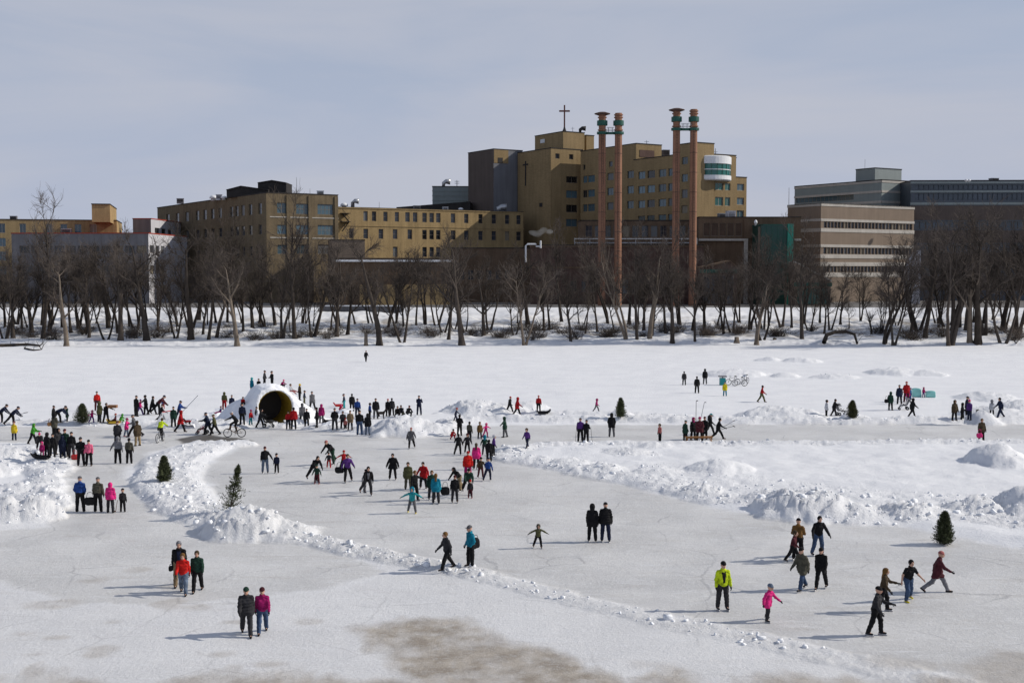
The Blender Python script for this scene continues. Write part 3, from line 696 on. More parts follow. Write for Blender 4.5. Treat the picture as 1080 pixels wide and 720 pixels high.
B = building('brick_chimney_box', 'small brick flue box right of the tower penthouse', 618.5, 352, 143, 32, HB, rx=626, Ll=2.0, z0=40, cat='flue'); finish(B)
B = building('hospital_main_wing', 'tall shaded hospital wing between the tower and the right chimneys', 671, 320, 151.7, 32, HB, rx=697, lx=612)
B['left'].open([(614.5, 619), (619.5, 627), (640, 646.5), (661, 668)], [(650, 182, 189.5), (650, 197.5, 205.5), (650, 213, 221)], 2, 1, FRAME, GLASSB)
B['left'].open([(614.5, 617), (641.5, 645.5)], [(643, 170.5, 176)], 1, 1)
finish(B)
f = B['front']; mb = MB(); f.strip(mb, f.Z(682, 166), f.Z(682, 158.5), .12, f.U(674), f.U(689)); B['emit'](mb, 'louvre', BR2)
mast('tiny aerial on the hospital wing roof', 682, 152, 148, 324, .08, ((.6, .6),))
B = building('hospital_lower_wing', 'lower shaded hospital wing with pairs of bluish windows', 718, 303, 163, 32, HB, Lf=18, lx=668)
B['left'].open([(672.5, 680), (682, 690), (694, 702), (704, 709.5)], [(690, 179.5, 187.5), (690, 195, 203), (690, 210.5, 218.5), (690, 227, 234)], 2, 1, FRAME, GLASSB)
finish(B)
B = building('hospital_corner_tower', 'sunlit corner tower of the hospital behind the right chimneys', 734, 297, 150.6, 32, HB, rx=752, lx=716)
B['left'].open([(718, 724.5)], [(721, 165.5, 173.5), (721, 183.5, 192), (721, 200, 209), (721, 216.5, 225)], 2, 1, FRAME, GLASSB)
finish(B)
B = building('hospital_east_wing', 'sunlit yellow hospital wing behind the round white glazed bay', 752.3, 301.5, 163, 32, HB, rx=775, Ll=14)
B['front'].open([(753.5, 762), (764, 769.5)], [(761, 193, 200.5), (761, 208, 217)], 2, 1, FRAMEW, GLASSG)
finish(B); FE = B['front']
mast('white rod aerial on the sunlit hospital wing', 754.5, 163, 156.5, 304, .1, ((.4, .5),))
B = building('hospital_end_wing', 'low yellow stub at the right end of the hospital', 775.3, 313.5, 187, 32, HB, rx=786.5, Ll=12)
B['front'].open([(776.5, 784)], [(780, 194, 201), (780, 208.5, 216), (780, 222, 229)], 2, 1, FRAMEW, GLASSB)
finish(B)
# round glazed bay
c = FE.at(FE.U(752.5), -2.3, 0); R = 5.6
zt, zb, g0, g1 = FE.Z(752, 165), FE.Z(752, 191), FE.Z(752, 185.5), FE.Z(752, 173.5)
r = empty('round_glazed_bay', (c[0], c[1], zb), 0, 'round white bay with a green glass band on the hospital corner', 'bay')
MB().lathe((0, 0, 0), [(R - .3, 0), (R, .25), (R, g0 - zb), (R - .2, g0 - zb + .01)], 40).obj('lower_panel', WHITE, r, smooth=False)
MB().lathe((0, 0, 0), [(R - .2, g1 - zb), (R, g1 - zb + .01), (R, zt - zb - .2), (R - .3, zt - zb)], 40).obj('upper_panel', WHITE, r)
MB().lathe((0, 0, 0), [(R - .22, g0 - zb), (R - .22, g1 - zb)], 40).obj('glass_band', GLASSG, r)
for k in range(24):
    t = 2 * math.pi * k / 24
    MB().tube([((R - .17) * math.cos(t), (R - .17) * math.sin(t), g0 - zb), ((R - .17) * math.cos(t), (R - .17) * math.sin(t), g1 - zb)], .06, 4).obj('mullion', GREEN2, r)
MB().lathe((0, 0, 0), [(R - .12, (g0 + g1) / 2 - zb - .09), (R - .12, (g0 + g1) / 2 - zb + .09)], 40).obj('transom', WHITE, r)

# --- chimneys
def chimney_pair(label, x1, x2, w, ytops, yband, yplat, capped, D=268):
    out = []
    for k, (x, yt) in enumerate(((x1, ytops[0]), (x2, ytops[1]))):
        A = at_Y(x, 300, D); A[2] = GZ; zt = at_Y(x, yt, D)[2] - GZ; R = w / 2 * D / F_PX
        zb, zp = at_Y(x, yband, D)[2] - GZ, at_Y(x, yplat, D)[2] - GZ
        r = empty('chimney_stack', A, 0, label[k], 'chimney', None)
        MB().lathe((0, 0, 0), [(R * 1.05, 0), (R, 6), (R * .97, zp), (R * .95, zp + .01), (R * .95, zt - (.7 if capped[k] else 0)), (R * .7, zt - .75)], 20).obj('shaft', CHIM, r, smooth=False)
        mb = MB(); mb.lathe((0, 0, 0), [(R * 1.2, zb - .55), (R * 1.42, zb - .5), (R * 1.42, zb + .5), (R * 1.2, zb + .55)], 20); mb.obj('green_collar', GREEN2, r)
        for dz in (-1.5, 1.2, 1.75): MB().lathe((0, 0, zb + dz), [(R * 1.0, -.15), (R * 1.22, -.1), (R * 1.22, .1), (R * 1.0, .15)], 20).obj('ring', CHIM, r)
        MB().lathe((0, 0, zp), [(R * 1.0, -.3), (R * 1.45, -.25), (R * 1.45, .25), (R * 1.0, .3)], 20).obj('platform', GREEN2, r)
        for zz in np.arange(3.5, zp - 2, 4.2): MB().lathe((0, 0, zz), [(R * .99, -.05), (R * 1.025, -.04), (R * 1.025, .04), (R * .99, .05)], 20).obj('joint', BR2, r)
        mb = MB(); [mb.tube([(x_, -R * 1.12, 3), (x_, -R * 1.12, zp)], .03, 4) for x_ in (-.2, .2)]; [mb.box(-.2, .2, -R * 1.13, -R * 1.1, zz, zz + .04) for zz in np.arange(3, zp, .6)]; mb.obj('ladder', DARK, r)
        if capped[k]:
            MB().lathe((0, 0, zt), [(R * .95, -.72), (R * 2.1, -.42), (R * 2.15, -.28), (R * .9, .02), (.1, .1)], 20).obj('rain_cap', BR2, r)
        out.append((A, R, zp, r))
    (A, R, zp, r), (B_, R2, _, _) = out; d = B_ - A; mb = MB()
    mb.obox((R * 1.4, -.7, zp - .22), (d[0] - R * 2.8, 0, 0), (0, 1.4, 0), (0, 0, .4)); mb.obj('catwalk', GREEN2, r)
    mb = MB()
    for yy in (-.65, .65):
        for hz in (.6, 1.15): mb.tube([(R * 1.2, yy, zp + hz), (d[0] - R * 1.2, yy, zp + hz)], .04, 4)
        for t in (.15, .38, .62, .85): mb.tube([(d[0] * t, yy, zp + .1), (d[0] * t, yy, zp + 1.15)], .04, 4)
    mb.obj('railing', STEEL, r)
chimney_pair(('capped pink chimney, leftmost of the four chimneys', 'open-topped pink chimney, second of the four from the left'), 634.5, 651.5, 7.8, (118.5, 119.5), 130, 140.5, (True, False))
chimney_pair(('capped pink chimney, third of the four from the left', 'open-topped pink chimney, rightmost of the four chimneys'), 712.3, 730.3, 7.8, (114.5, 115.5), 126, 136.5, (True, False), 266)

# --- power plant and low buildings around the chimneys
B = building('power_plant_hall', 'dark brown plant hall at the foot of the left chimneys', 560, 278, 259, 0, BR2, rx=742, Ll=10)
B['front'].open(even(600, 640, 4, .6), [(620, 296, 308)], 2, 2); B['front'].open(even(655, 705, 5, .7), [(680, 294, 310)], 2, 3); finish(B)
f = B['front']; mb = MB(); f.strip(mb, f.Z(640, 283), f.Z(640, 281.2), .2, 0, f.U(640)); f.strip(mb, f.Z(640, 260.4), f.Z(640, 259), .3); B['emit'](mb, 'cornice', BR)
mb = MB()
for x in (575, 592, 612, 646, 664, 690, 707, 722): f.strip(mb, GZ + .1, f.Z(640, 262), .18, f.U(x) - .3, f.U(x) + .3)
B['emit'](mb, 'pilaster', BR2)
B = building('plant_upper_hall', 'brown upper hall behind the chimneys, with bays of dark panels', 612, 291, 233, 0, BR, rx=738, Ll=10)
B['front'].open(even(616, 734, 12, .72), [(680, 238, 250)], 2, 2); finish(B)
A = at_Y(606, 257, 279); mb = MB(); x1 = at_Y(735, 257, 279)[0] - A[0]   # pipe bridge on the hall roof
for z in (0, .9): mb.tube([(0, 0, z + .6), (x1, 0, z + .6)], .16, 6)
for k in range(9): mb.tube([(x1 * k / 8, 0, 0), (x1 * k / 8, 0, 1.7)], .08, 5)
mb.obj('pipe_run', STEEL, None, (A[0], A[1], at_Y(606, 259, 278)[2] + .02), label='pale pipe run along the plant hall roof behind the chimneys', cat='pipe')
B = building('brown_panelled_block', 'brown block with an overhanging panelled storey right of the chimneys', 737, 284, 229.5, 0, BR, rx=844, Ll=14)
B['front'].open(even(741, 783, 5, .84), [(760, 235, 249)], 1, 1, FRAME, mat('bronze_panel', (.075, .042, .025), .5, .3, var=.2)); finish(B)
f = B['front']; mb = MB(); f.strip(mb, f.Z(760, 254), f.Z(760, 251.8), .8, 0, f.U(788)); f.strip(mb, f.Z(840, 254), f.Z(840, 251.8), .6, f.U(837), f.L); B['emit'](mb, 'pale_ledge', BAND)
mb = MB(); f.strip(mb, GZ + .1, f.Z(786, 252.5), .7, f.U(784), f.U(788)); B['emit'](mb, 'pilaster', BAND)
mb = MB(); f.strip(mb, f.Z(760, 251.6), f.Z(760, 231), .5, f.U(784), f.U(794)); B['emit'](mb, 'bay_end', BR)
B = building('green_glass_block', 'dark green glazed block between the brown block and banded building', 803, 276, 237.5, 4, GREEN, rx=834, lx=793, leftm=GREEN, roofm=GREEN2); finish(B)
f = B['front']; mb = MB()
for x in (808, 814, 820, 826): f.strip(mb, GZ + .2, f.zt if hasattr(f, 'zt') else B['zt'] - .3, .07, f.U(x) - .06, f.U(x) + .06)
for y in (249, 261, 273, 285, 300): f.strip(mb, f.Z(815, y) - .06, f.Z(815, y) + .06, .06)
B['emit'](mb, 'mullion', GREEN2)
mb = MB(); f.strip(mb, GZ + .1, B['zt'] + .3, .35, f.L - .9, f.L + .4); B['emit'](mb, 'corner_post', mat('bright_green_post', (.02, .22, .16), .4, .4))
l = B['left']; mb = MB(); l.strip(mb, GZ + .1, B['zt'] - .3, .12, l.L - 2.2, l.L - .8); B['emit'](mb, 'grey_strip', TAUPE)
vent('small brown flue on the corner of the green block', 797, 237, 231.5, 280, .4)
# gabled porch with green trim, and the lean-to beyond the green block
def porch(name, label, x0, x1, yb, ye, yt, D, peak, wm, dep=6):
    A, B2 = at_Y(x0, yb, D), at_Y(x1, yb, D); w = B2[0] - A[0]; ze, zt = at_Y(x0, ye, D)[2] - GZ, at_Y(x0, yt, D)[2] - GZ
    r = empty(name, (A[0], D, GZ), 0, label, 'building')
    pr = [(0, 0), (w, 0), (w, ze), (w * peak, zt), (0, ze if peak > .02 else zt)]
    if peak <= .02: pr = [(0, 0), (w, 0), (w, ze), (0, zt)]
    k = len(pr); MB().add([(x, 0, z) for x, z in pr] + [(x, dep, z) for x, z in pr], [tuple(range(k)), tuple(range(2 * k - 1, k - 1, -1))] + [(i, k + i, k + (i + 1) % k, (i + 1) % k) for i in range(k)]).obj('wall', wm, r)
    mb = MB(); top = [p for p in pr[2:]]
    for p, q in zip(top[:-1], top[1:]):
        p, q = np.array((p[0], 0, p[1])), np.array((q[0], 0, q[1])); mb.obox(p + (0, -.6, .02), q - p, (0, dep + .8, 0), (0, 0, .3))
    mb.obj('roof', BAND if peak <= .02 else BR, r)
    MB().box(-.2, w + .2, -.25, -.01, ze - 1.0, ze - .2).obj('green_fascia', GREEN2, r)
    n = max(2, int(w / 1.6))
    for i in range(n):
        x = .5 + (w - 1.0) * i / n; o = MB(); o.box(x, x + (w - 1.0) / n - .2, -.08, -.012, .5, ze - 1.4); o = o.obj('window', FRAME if peak > .02 else GREEN2, r)
        MB().box(x + .12, x + (w - 1.0) / n - .32, -.1, -.083, .65, ze - 1.55).obj('pane', GLASS if peak > .02 else GLASSG, o)
porch('gabled_porch', 'dark gabled porch with green trim below the rightmost chimney', 739, 777, 321, 283, 276, 268, .8, BR2)
porch('lean_to_entrance', 'lean-to entrance with sloping brown roof and green windows', 838, 876, 320, 297, 277, 266, 0.0, TAUPE)
# beige box, dark annex and yellow base below the wing
B = building('beige_annex', 'beige box-shaped annex below the left end of the yellow wing', 350, 282, 253.5, 12, TAUPE, rx=385, Ll=14); finish(B)
B = building('service_annex', 'low dark service annex below the yellow wing, yellow brick at its foot', 352, 270, 273, 10, BR, rx=478, Ll=10); 
B['front'].open([(398, 404)], [(400, 306, 318)], 1, 2); finish(B)
f = B['front']; mb = MB(); f.strip(mb, GZ + .05, f.Z(420, 300), .25, f.U(379), f.U(475)); B['emit'](mb, 'yellow_base', YB)
mb = MB(); f.strip(mb, f.Z(420, 276), f.Z(420, 274), .35); B['emit'](mb, 'roof_edge', ROOFSNOW)
B = building('dark_link_block', 'dark link block between the yellow wing and the plant hall', 476, 296, 262, 0, BR, rx=566, Ll=8)
B['front'].open(even(482, 540, 6, .6), [(510, 285, 295)], 2, 2); finish(B)
A = at_Y(554.5, 276, 276.5); T = at_Y(554.5, 257.5, 276.5); h = T[2] - A[2]; w = at_Y(565, 257, 276.5)[0] - A[0]
mb = MB(); mb.tube([(0, 1.6, 0), (0, .4, 0), (0, 0, .4), (0, 0, h - .4), (.4, 0, h), (w, 0, h), (w, 1.6, h)], .2, 8); mb.tube([(w * 1.5, 0, h - .9), (w * 1.5, 0, h + .8)], .2, 8); mb.tube([(w, 0, h - .5), (w * 1.5, 0, h - .5)], .16, 8)
mb.obj('white_pipe_loop', WHITE, None, A, label='white bent pipe loop on the plant hall wall below the steam', cat='pipe')
# steam drifting from the roof
c = at_Y(571, 244.5, 286)
rs = np.random.RandomState(9); blobs = [(rs.uniform(-2.4, 2.2), rs.uniform(-.8, .8), 0, rs.uniform(.2, .75)) for _ in range(22)]
blobs = [(x, y, .18 * x + .55 * math.sin(x * 1.8) + rs.uniform(-.35, .35), r_) for x, y, _, r_ in blobs]
def steam(P):
    d = None
    for x, y, z, r_ in blobs:
        e = sd_ell(P, (x, y, z), (r_ * 1.3, r_, r_ * .8)); d = e if d is None else smin(d, e, .3)
    return d
V, Q = surfnet(steam, (-4, -2, -2), (4, 2, 2.5), .2)
sm = bpy.data.materials.new('steam_vapour'); sm.use_nodes = True; sn = sm.node_tree.nodes; sn.remove(sn['Principled BSDF'])
pv = sn.new('ShaderNodeVolumePrincipled'); pv.inputs['Color'].default_value = (.9, .92, .95, 1); pv.inputs['Density'].default_value = .12; sm.node_tree.links.new(pv.outputs[0], sn['Material Output'].inputs['Volume'])
put(bpy.data.objects.new('steam', fastmesh('steam', V, Q, sm, True)), None, c, label='small white puff of steam drifting over the plant roof', cat='steam')

# --- banded office building at the right
B = building('banded_office_building', 'taupe office building with white bands and dark window strips', 866, 295, 215, 32, TAUPE, rx=963, lx=830)
for r_ in ((900, 234.5, 241), (900, 261.5, 268), (900, 281, 287)):
    B['front'].open(even(868, 961.5, 26, .86), [r_], 1, 1)
finish(B)
for k in ('front', 'left'):
    f = B[k]; xr = 900 if k == 'front' else 850; g = B['front']
    mb = MB()
    for y0, y1 in ((218.5, 215.6), (234.2, 231.6), (245.2, 241.5), (261, 258.2), (272.5, 268.4), (280.6, 276.5), (292, 287.4)): f.strip(mb, g.Z(900, y0), g.Z(900, y1), .1)
    B['emit'](mb, 'concrete_band', BAND)
B = building('upper_office_block', 'grey-green stepped upper block behind the banded building', 930, 322, 190, 32, TEALP, rx=966, lx=837)
B['left'].open([(838.5, 899)], [(880, 205.5, 212)], 14, 1, FRAME, GLASSB); finish(B)
for k in ('front', 'left'):
    f = B[k]; g = B['front']; mb = MB()
    for y0, y1 in ((193, 190.8), (203.6, 201.2), (214.5, 212)): f.strip(mb, g.Z(940, y0), g.Z(940, y1), .1)
    B['emit'](mb, 'concrete_band', BAND)
B = building('rooftop_plant_house', 'grey-green plant house on top of the stepped block', 923, 330, 177.5, 32, TEALP, rx=949, lx=901, z0=30, cat='penthouse'); finish(B)
mast('thin mast left of the grey plant house', 912, 190, 168, 335, .05); mast('leaning whip aerial at the left corner of the banded building', 832, 216, 198, 302, .06)
B = building('blue_glass_building', 'dark blue glass-fronted building at the right edge', 961, 316, 191, -2, BLUP, Lf=62, Ll=25)
for y0, y1 in ((195, 200), (204, 211)): B['front'].open(even(963, 1118, 30, .9), [(1020, y0, y1)], 1, 1, BLUP, BLUG)
for y0, y1 in ((234, 241), (258, 265), (282, 289)): B['front'].open(even(963, 1118, 24, .9), [(1020, y0, y1)], 1, 1, FRAME, BLUG)
finish(B)
f = B['front']; mb = MB()
for y0, y1 in ((232, 217), (256, 243), (280, 267), (306, 291)): f.strip(mb, f.Z(1020, y0), f.Z(1020, y1), .12)
B['emit'](mb, 'brown_spandrel', HD)
mb = MB()
for y0, y1 in ((193.6, 191.5), (203, 201), (216, 213.5)): f.strip(mb, f.Z(1020, y0), f.Z(1020, y1), .14)
B['emit'](mb, 'pale_band', TEALP)
for x in (1019, 1022): vent('roof fan on the blue glass building, %s of two' % ('left' if x < 1020 else 'right'), x, 191, 188.3, 306, .45)
A = at_Y(955, 305, 283); zt = at_Y(955, 264, 283)[2] - GZ; w = at_Y(968, 305, 283)[0] - A[0]
mb = MB(); n = 12
for i in range(n):
    t0, t1 = i / n, (i + 1) / n; f0, f1 = (zt * (.72 + .28 * math.sin(t * math.pi / 2)) for t in (t0, t1)); y0, y1 = (1.6 * (1 - math.sin(t * math.pi / 2)) for t in (t0, t1))
    mb.add([(w * t0, -1.6 + y0, 0), (w * t1, -1.6 + y1, 0), (w * t1, -1.6 + y1, f1), (w * t0, -1.6 + y0, f0), (w * t0, .8, 0), (w * t1, .8, 0), (w * t1, .8, f1), (w * t0, .8, f0)], [(0, 1, 2, 3), (3, 2, 6, 7), (5, 4, 7, 6)] + ([(4, 0, 3, 7)] if i == 0 else []) + ([(1, 5, 6, 2)] if i == n - 1 else []))
mb.obj('curved_wall', GW, None, (A[0], 283, GZ), label='pale curved freestanding wall between the banded and blue buildings', cat='wall')
# retaining wall low on the bank
A, B2 = at_Y(338, 334, 248), at_Y(424, 334, 248); zt = at_Y(338, 323, 248)[2]; w = B2[0] - A[0]
r = empty('retaining_wall', (A[0], 248, 3.0), 0, 'dark concrete retaining wall on the bank below the yellow wing', 'wall')
for k in range(6): MB().box(w * k / 6 + .02, w * (k + 1) / 6 - .02, 0, .5, -.6, zt - 3.0).obj('panel', mat('dark_concrete', (.12, .12, .13), .9, .1, var=.2, vscale=.6, streak=.2), r)
MB().box(-.1, w + .1, -.08, .58, zt - 2.998, zt - 2.8).obj('coping', ROOFSNOW, r)

# --- rooftop machinery
def roof_unit(label, x, yb, w, h, D, m):
    A = at_Y(x, yb, D); r = empty('roof_unit', A, rad(12), label, 'roof unit')
    MB().box(-w / 2, w / 2, 0, w * .8, -.3, h).obj('housing', m, r); MB().box(-w / 2 - .08, w / 2 + .08, -.08, w * .8 + .08, h + .002, h + .1).obj('lid', STEEL, r)
    for k in range(3): MB().box(-w * .4, w * .4, -.06, -.01, h * (.2 + .22 * k), h * (.2 + .22 * k) + .12).obj('louvre', DARK, r)
for a in (('grey roof unit at the far left of the tan brick roof', 190, 213.5, 1.8, 1.0, 330, GREYW), ('pale roof unit between the vents and penthouse on the tan roof', 231, 210, 1.5, 1.1, 316, GW), ('low steel roof unit right of the tan roof mast', 338, 205.5, 1.6, .9, 300, STEEL),
          ('dark roof unit on the middle of the yellow wing', 440, 221, 1.8, 1.0, 330, GREYW), ('small pale roof unit on the yellow wing right of centre', 470, 222, 1.4, .9, 336, GW), ('roof unit on the lower hospital wing between the chimney pairs', 703, 163.5, 1.7, 1.2, 309, HD),
          ('white roof unit before the hospital end wing', 772, 229.5, 2.0, 1.5, 290, GW), ('dark roof unit on the brown panelled block', 762, 229.5, 1.6, .9, 289, GREYW), ('grey roof unit on the long grey building', 70, 246.5, 2.2, 1.1, 295, GREYW), ('small roof unit on the far left yellow building', 14, 231.5, 1.6, .8, 305, GREYW),
          ('grey roof unit on the blue glass building near the edge', 1050, 191, 2.0, .7, 322, GREYW)): roof_unit(*a)
# ------------------------------------------------------------------ bare trees, shrubs, logs on the far bank
BARK = mat('grey_brown_bark', (0.058, 0.048, 0.041), 0.95, 0.1, var=0.25, vscale=1.2, objrand=0.35)
BARKP = mat('pale_bark', (0.165, 0.135, 0.108), 0.95, 0.1, var=0.25, vscale=1.5)
TWIG = mat('twig_brown', (0.088, 0.073, 0.064), 0.95, 0.1, var=0.2, vscale=0.4, objrand=0.3)
class Tubes:
    """fast tapered n-gon tubes"""
    def __init__(s): s.V, s.F, s.n = [], [], 0
    def add(s, pts, rr, k):
        pts = np.asarray(pts); d = np.gradient(pts, axis=0); d /= np.linalg.norm(d, axis=1, keepdims=True) + 1e-9
        ref = np.where(np.abs(d[:, 2:3]) > .9, np.array([[1.0, 0, 0]]), np.array([[0, 0, 1.0]]))
        e = np.cross(d, ref); e /= np.linalg.norm(e, axis=1, keepdims=True) + 1e-9; g = np.cross(d, e)
        t = np.arange(k) * 2 * math.pi / k
        V = pts[:, None] + np.asarray(rr)[:, None, None] * (np.cos(t)[None, :, None] * e[:, None] + np.sin(t)[None, :, None] * g[:, None])
        m = len(pts); a = (np.arange(m - 1)[:, None] * k + np.arange(k)[None]); b = (np.arange(m - 1)[:, None] * k + (np.arange(k)[None] + 1) % k)
        s.F.append(np.stack([a, b, b + k, a + k], -1).reshape(-1, 4) + s.n); s.V.append(V.reshape(-1, 3)); s.n += m * k
    def mesh(s, name, m, smooth=True): return fastmesh(name, np.concatenate(s.V), np.concatenate(s.F), m, smooth)
def grow(R, p, d, L, r0, r1, seg, wob, up):
    pts, rr = [np.array(p)], [r0]; d = np.array(d, float)
    for i in range(seg):
        d = d + R.randn(3) * wob + np.array((0, 0, up)); d /= np.linalg.norm(d)
        pts.append(pts[-1] + d * L / seg); rr.append(r0 + (r1 - r0) * (i + 1) / seg)
    return np.array(pts), np.array(rr), d
def side(R, d, ang):
    q = R.randn(3); q -= d * (q @ d); q /= np.linalg.norm(q) + 1e-9
    return d * math.cos(ang) + q * math.sin(ang)
def bare_tree(seed, H=17.0, stems=1, lean=0.0, spread=1.0, dens=1.0, r=.24):
    R = np.random.RandomState(seed); T, C = Tubes(), Tubes()
    for sidx in range(stems):
        az = R.rand() * 6.28; ln = lean + (0.22 if stems > 1 else 0.03)
        d0 = np.array((math.cos(az) * ln, math.sin(az) * ln, 1.0)); d0 /= np.linalg.norm(d0)
        hs = H * R.uniform(.8, 1.0); rs_ = 1.25 * r * (1 if stems == 1 else .75) * R.uniform(.85, 1.1)
        base = (math.cos(az) * .25 * (stems > 1), math.sin(az) * .25 * (stems > 1), -.4)
        pts, rr, d = grow(R, base, d0, hs * .8, rs_ * 1.25, rs_ * .25, 11, .06, .03)
        rr[0] *= 1.35; T.add(pts, rr, 7)
        nl = int(R.randint(9, 13))
        for i in range(nl):
            f = R.uniform(.34, 1.0) if i else 1.0; k = f * (len(pts) - 1); a = int(min(k, len(pts) - 2)); q = pts[a] + (pts[a + 1] - pts[a]) * (k - a)
            dl = side(R, (pts[a + 1] - pts[a]) / np.linalg.norm(pts[a + 1] - pts[a]), R.uniform(.35, .85) * spread)
            Ll = hs * R.uniform(.22, .42) * (1.15 - .5 * f); rl = max(rr[a] * .6, .05)
            lp, lr, _ = grow(R, q, dl, Ll, rl, .025, 6, .13, .10); T.add(lp, lr, 5)
            for j in range(int(R.randint(7, 11) * dens)):
                f2 = R.uniform(.25, 1.0); k = f2 * (len(lp) - 1); b = int(min(k, len(lp) - 2)); q2 = lp[b] + (lp[b + 1] - lp[b]) * (k - b)
                db = side(R, (lp[b + 1] - lp[b]) / np.linalg.norm(lp[b + 1] - lp[b]), R.uniform(.3, .9))
                Lb = Ll * R.uniform(.3, .55); bp, br, _ = grow(R, q2, db, Lb, max(lr[b] * .5, .028), .014, 5, .14, .07); C.add(bp, br, 4)
                for t in range(int(R.randint(5, 9) * dens)):
                    f3 = R.uniform(.15, 1.0); k = f3 * (len(bp) - 1); c = int(min(k, len(bp) - 2)); q3 = bp[c] + (bp[c + 1] - bp[c]) * (k - c)
                    dt = side(R, (bp[c + 1] - bp[c]) / np.linalg.norm(bp[c + 1] - bp[c]), R.uniform(.3, 1.0))
                    tp, tr, _ = grow(R, q3, dt, R.uniform(.6, 1.6), .020, .009, 2, .18, .05); C.add(tp, tr, 3)
    return T, C
PROTO = []
for k, a in enumerate(((17, 1, 0, 1.0, 1.0, .22), (16, 1, .12, 1.1, 1.0, .2), (18, 2, 0, .9, .8, .24), (15, 3, .1, .9, .65, .19), (17, 1, .05, 1.2, 1.1, .26), (14, 2, .25, 1.0, .8, .18),
                      (18, 1, 0, .8, 1.0, .2), (13, 1, .3, 1.1, .9, .17), (16, 2, .05, 1.1, .9, .2), (19, 1, .04, 1.0, 1.2, .3))):
    T, C = bare_tree(100 + k, *a); PROTO.append((T.mesh('trunk', BARK), C.mesh('crown', TWIG), T.mesh('trunk', BARKP)))
ZONES = [(-99, 96, 'the yellow building at the far left'), (96, 172, 'the long grey building'), (172, 268, 'the shaded side of the tan brick building'), (268, 345, 'the sunlit front of the tan brick building'),
         (345, 440, 'the left half of the yellow wing'), (440, 545, 'the right half of the yellow wing'), (545, 640, 'the dark plant hall'), (640, 705, 'the gap between the chimney pairs'),
         (705, 790, 'the right chimney pair'), (790, 850, 'the green glazed block'), (850, 962, 'the banded office building'), (962, 1300, 'the blue glass building')]
ORD = 'first second third fourth fifth sixth seventh eighth ninth tenth eleventh twelfth thirteenth fourteenth fifteenth sixteenth seventeenth eighteenth nineteenth twentieth twenty-first twenty-second twenty-third twenty-fourth twenty-fifth twenty-sixth'.split()
R = random.Random(7)
front = [(5, 357, 3), (14, 355, 0), (45, 357, 6), (70, 365, 4), (94, 356, 1), (112, 358, 5), (127, 359, 9), (155, 359, 9), (185, 357, 8), (201, 358, 4), (220, 358, 6), (228, 356, 7), (250, 364, 9), (297, 357, 2), (311, 357, 6),
         (330, 355, 3), (355, 355, 0), (400, 364, 4), (425, 363, 8), (473, 358, 6), (487, 362, 9), (553, 361, 8), (602, 360, 7), (662, 361, 2), (672, 361, 6), (685, 361, 9), (709, 362, 0), (733, 362, 6), (798, 363, 4), (804, 358, 5), (846, 360, 6),
         (869, 352, 7), (931, 363, 2), (942, 362, 8), (1001, 364, 3), (1023, 362, 9), (1031, 362, 4), (1058, 362, 5)]
back = []
for x in np.concatenate([np.arange(-22, 345, 7.4), np.arange(345, 950, 10.2), np.arange(950, 1110, 7.0)]):
    if 480 < x < 545 and R.random() < .45: continue
    back.append((x + R.uniform(-4, 4), R.uniform(338, 354), R.randrange(10)))
spots = sorted([(x, y, k, 'front') for x, y, k in front] + [(x, y, k, 'rear') for x, y, k in back])
cnt = {}; trees = []
for x, y, k, row in spots:
    z = next(t for a, b, t in ZONES if a <= x < b); cnt[(z, row)] = cnt.get((z, row), 0) + 1; trees.append((x, y, k, row, z, cnt[(z, row)]))
for x, y, k, row, z, i in trees:
    p = ground_at(x, y); pale = (row, round(x)) in (('front', 798), ('front', 685), ('front', 662), ('front', 553), ('front', 70), ('front', 250), ('front', 1023))
    s = R.choice((R.uniform(1.1, 1.35), R.uniform(.8, 1.05), R.uniform(1.0, 1.2))) if row == 'front' else R.choice((R.uniform(.5, .75), R.uniform(.7, 1.0), R.uniform(.9, 1.12)))
    if 850 < x < 960: s *= .86
    if x > 960: s *= 1.28
    if x < 300: s *= 1.08
    if pale: s = min(s, 1.05)
    o = empty('bare_tree', p, R.uniform(0, 6.28), 'bare %stree, %s-row, %s from left, before %s' % ('pale-trunked ' if pale else '', row, ORD[i - 1], z), 'tree', 'bare trees along the far bank')
    o.scale = (s, s, s * R.uniform(.95, 1.08))
    put(bpy.data.objects.new('trunk', PROTO[k][2] if pale else PROTO[k][0]), o); put(bpy.data.objects.new('crown', PROTO[k][1]), o)
# low bare shrubs and brush
def shrub(seed):
    R_ = np.random.RandomState(seed); C = Tubes()
    for i in range(46):
        az, t = R_.rand() * 6.28, R_.uniform(.1, 1.1)
        pts, rr, _ = grow(R_, (R_.randn() * .35, R_.randn() * .35, -.1), (math.cos(az) * math.sin(t), math.sin(az) * math.sin(t), math.cos(t)), R_.uniform(1.2, 2.6), .028, .01, 5, .2, .0); C.add(pts, rr, 3)
        for j in range(5):
            a = R_.randint(1, 5); q, rq, _ = grow(R_, pts[a], side(R_, np.array((0, 0, 1.0)), R_.uniform(.4, 1.3)), R_.uniform(.4, .9), .014, .007, 3, .2, .02); C.add(q, rq, 3)
    return C.mesh('brush', TWIG)
SHR = [shrub(300 + k) for k in range(4)]
sh = [(498, 354), (512, 351), (524, 355), (536, 352), (548, 349), (560, 352), (578, 350), (592, 353), (612, 350), (628, 349), (648, 351), (668, 349), (747, 353), (758, 351), (700, 350), (640, 354), (330, 354), (345, 357), (290, 357), (560, 358), (572, 356),
      (1060, 352), (1045, 351), (905, 356), (20, 352), (52, 354), (88, 351), (140, 354), (165, 356), (240, 356), (270, 358), (410, 352), (450, 354), (780, 352), (820, 354), (960, 356), (980, 353), (1075, 356)]
sh += [(x + R.uniform(-6, 6), R.uniform(346, 359)) for x in range(-10, 1090, 36)]
cs = {}
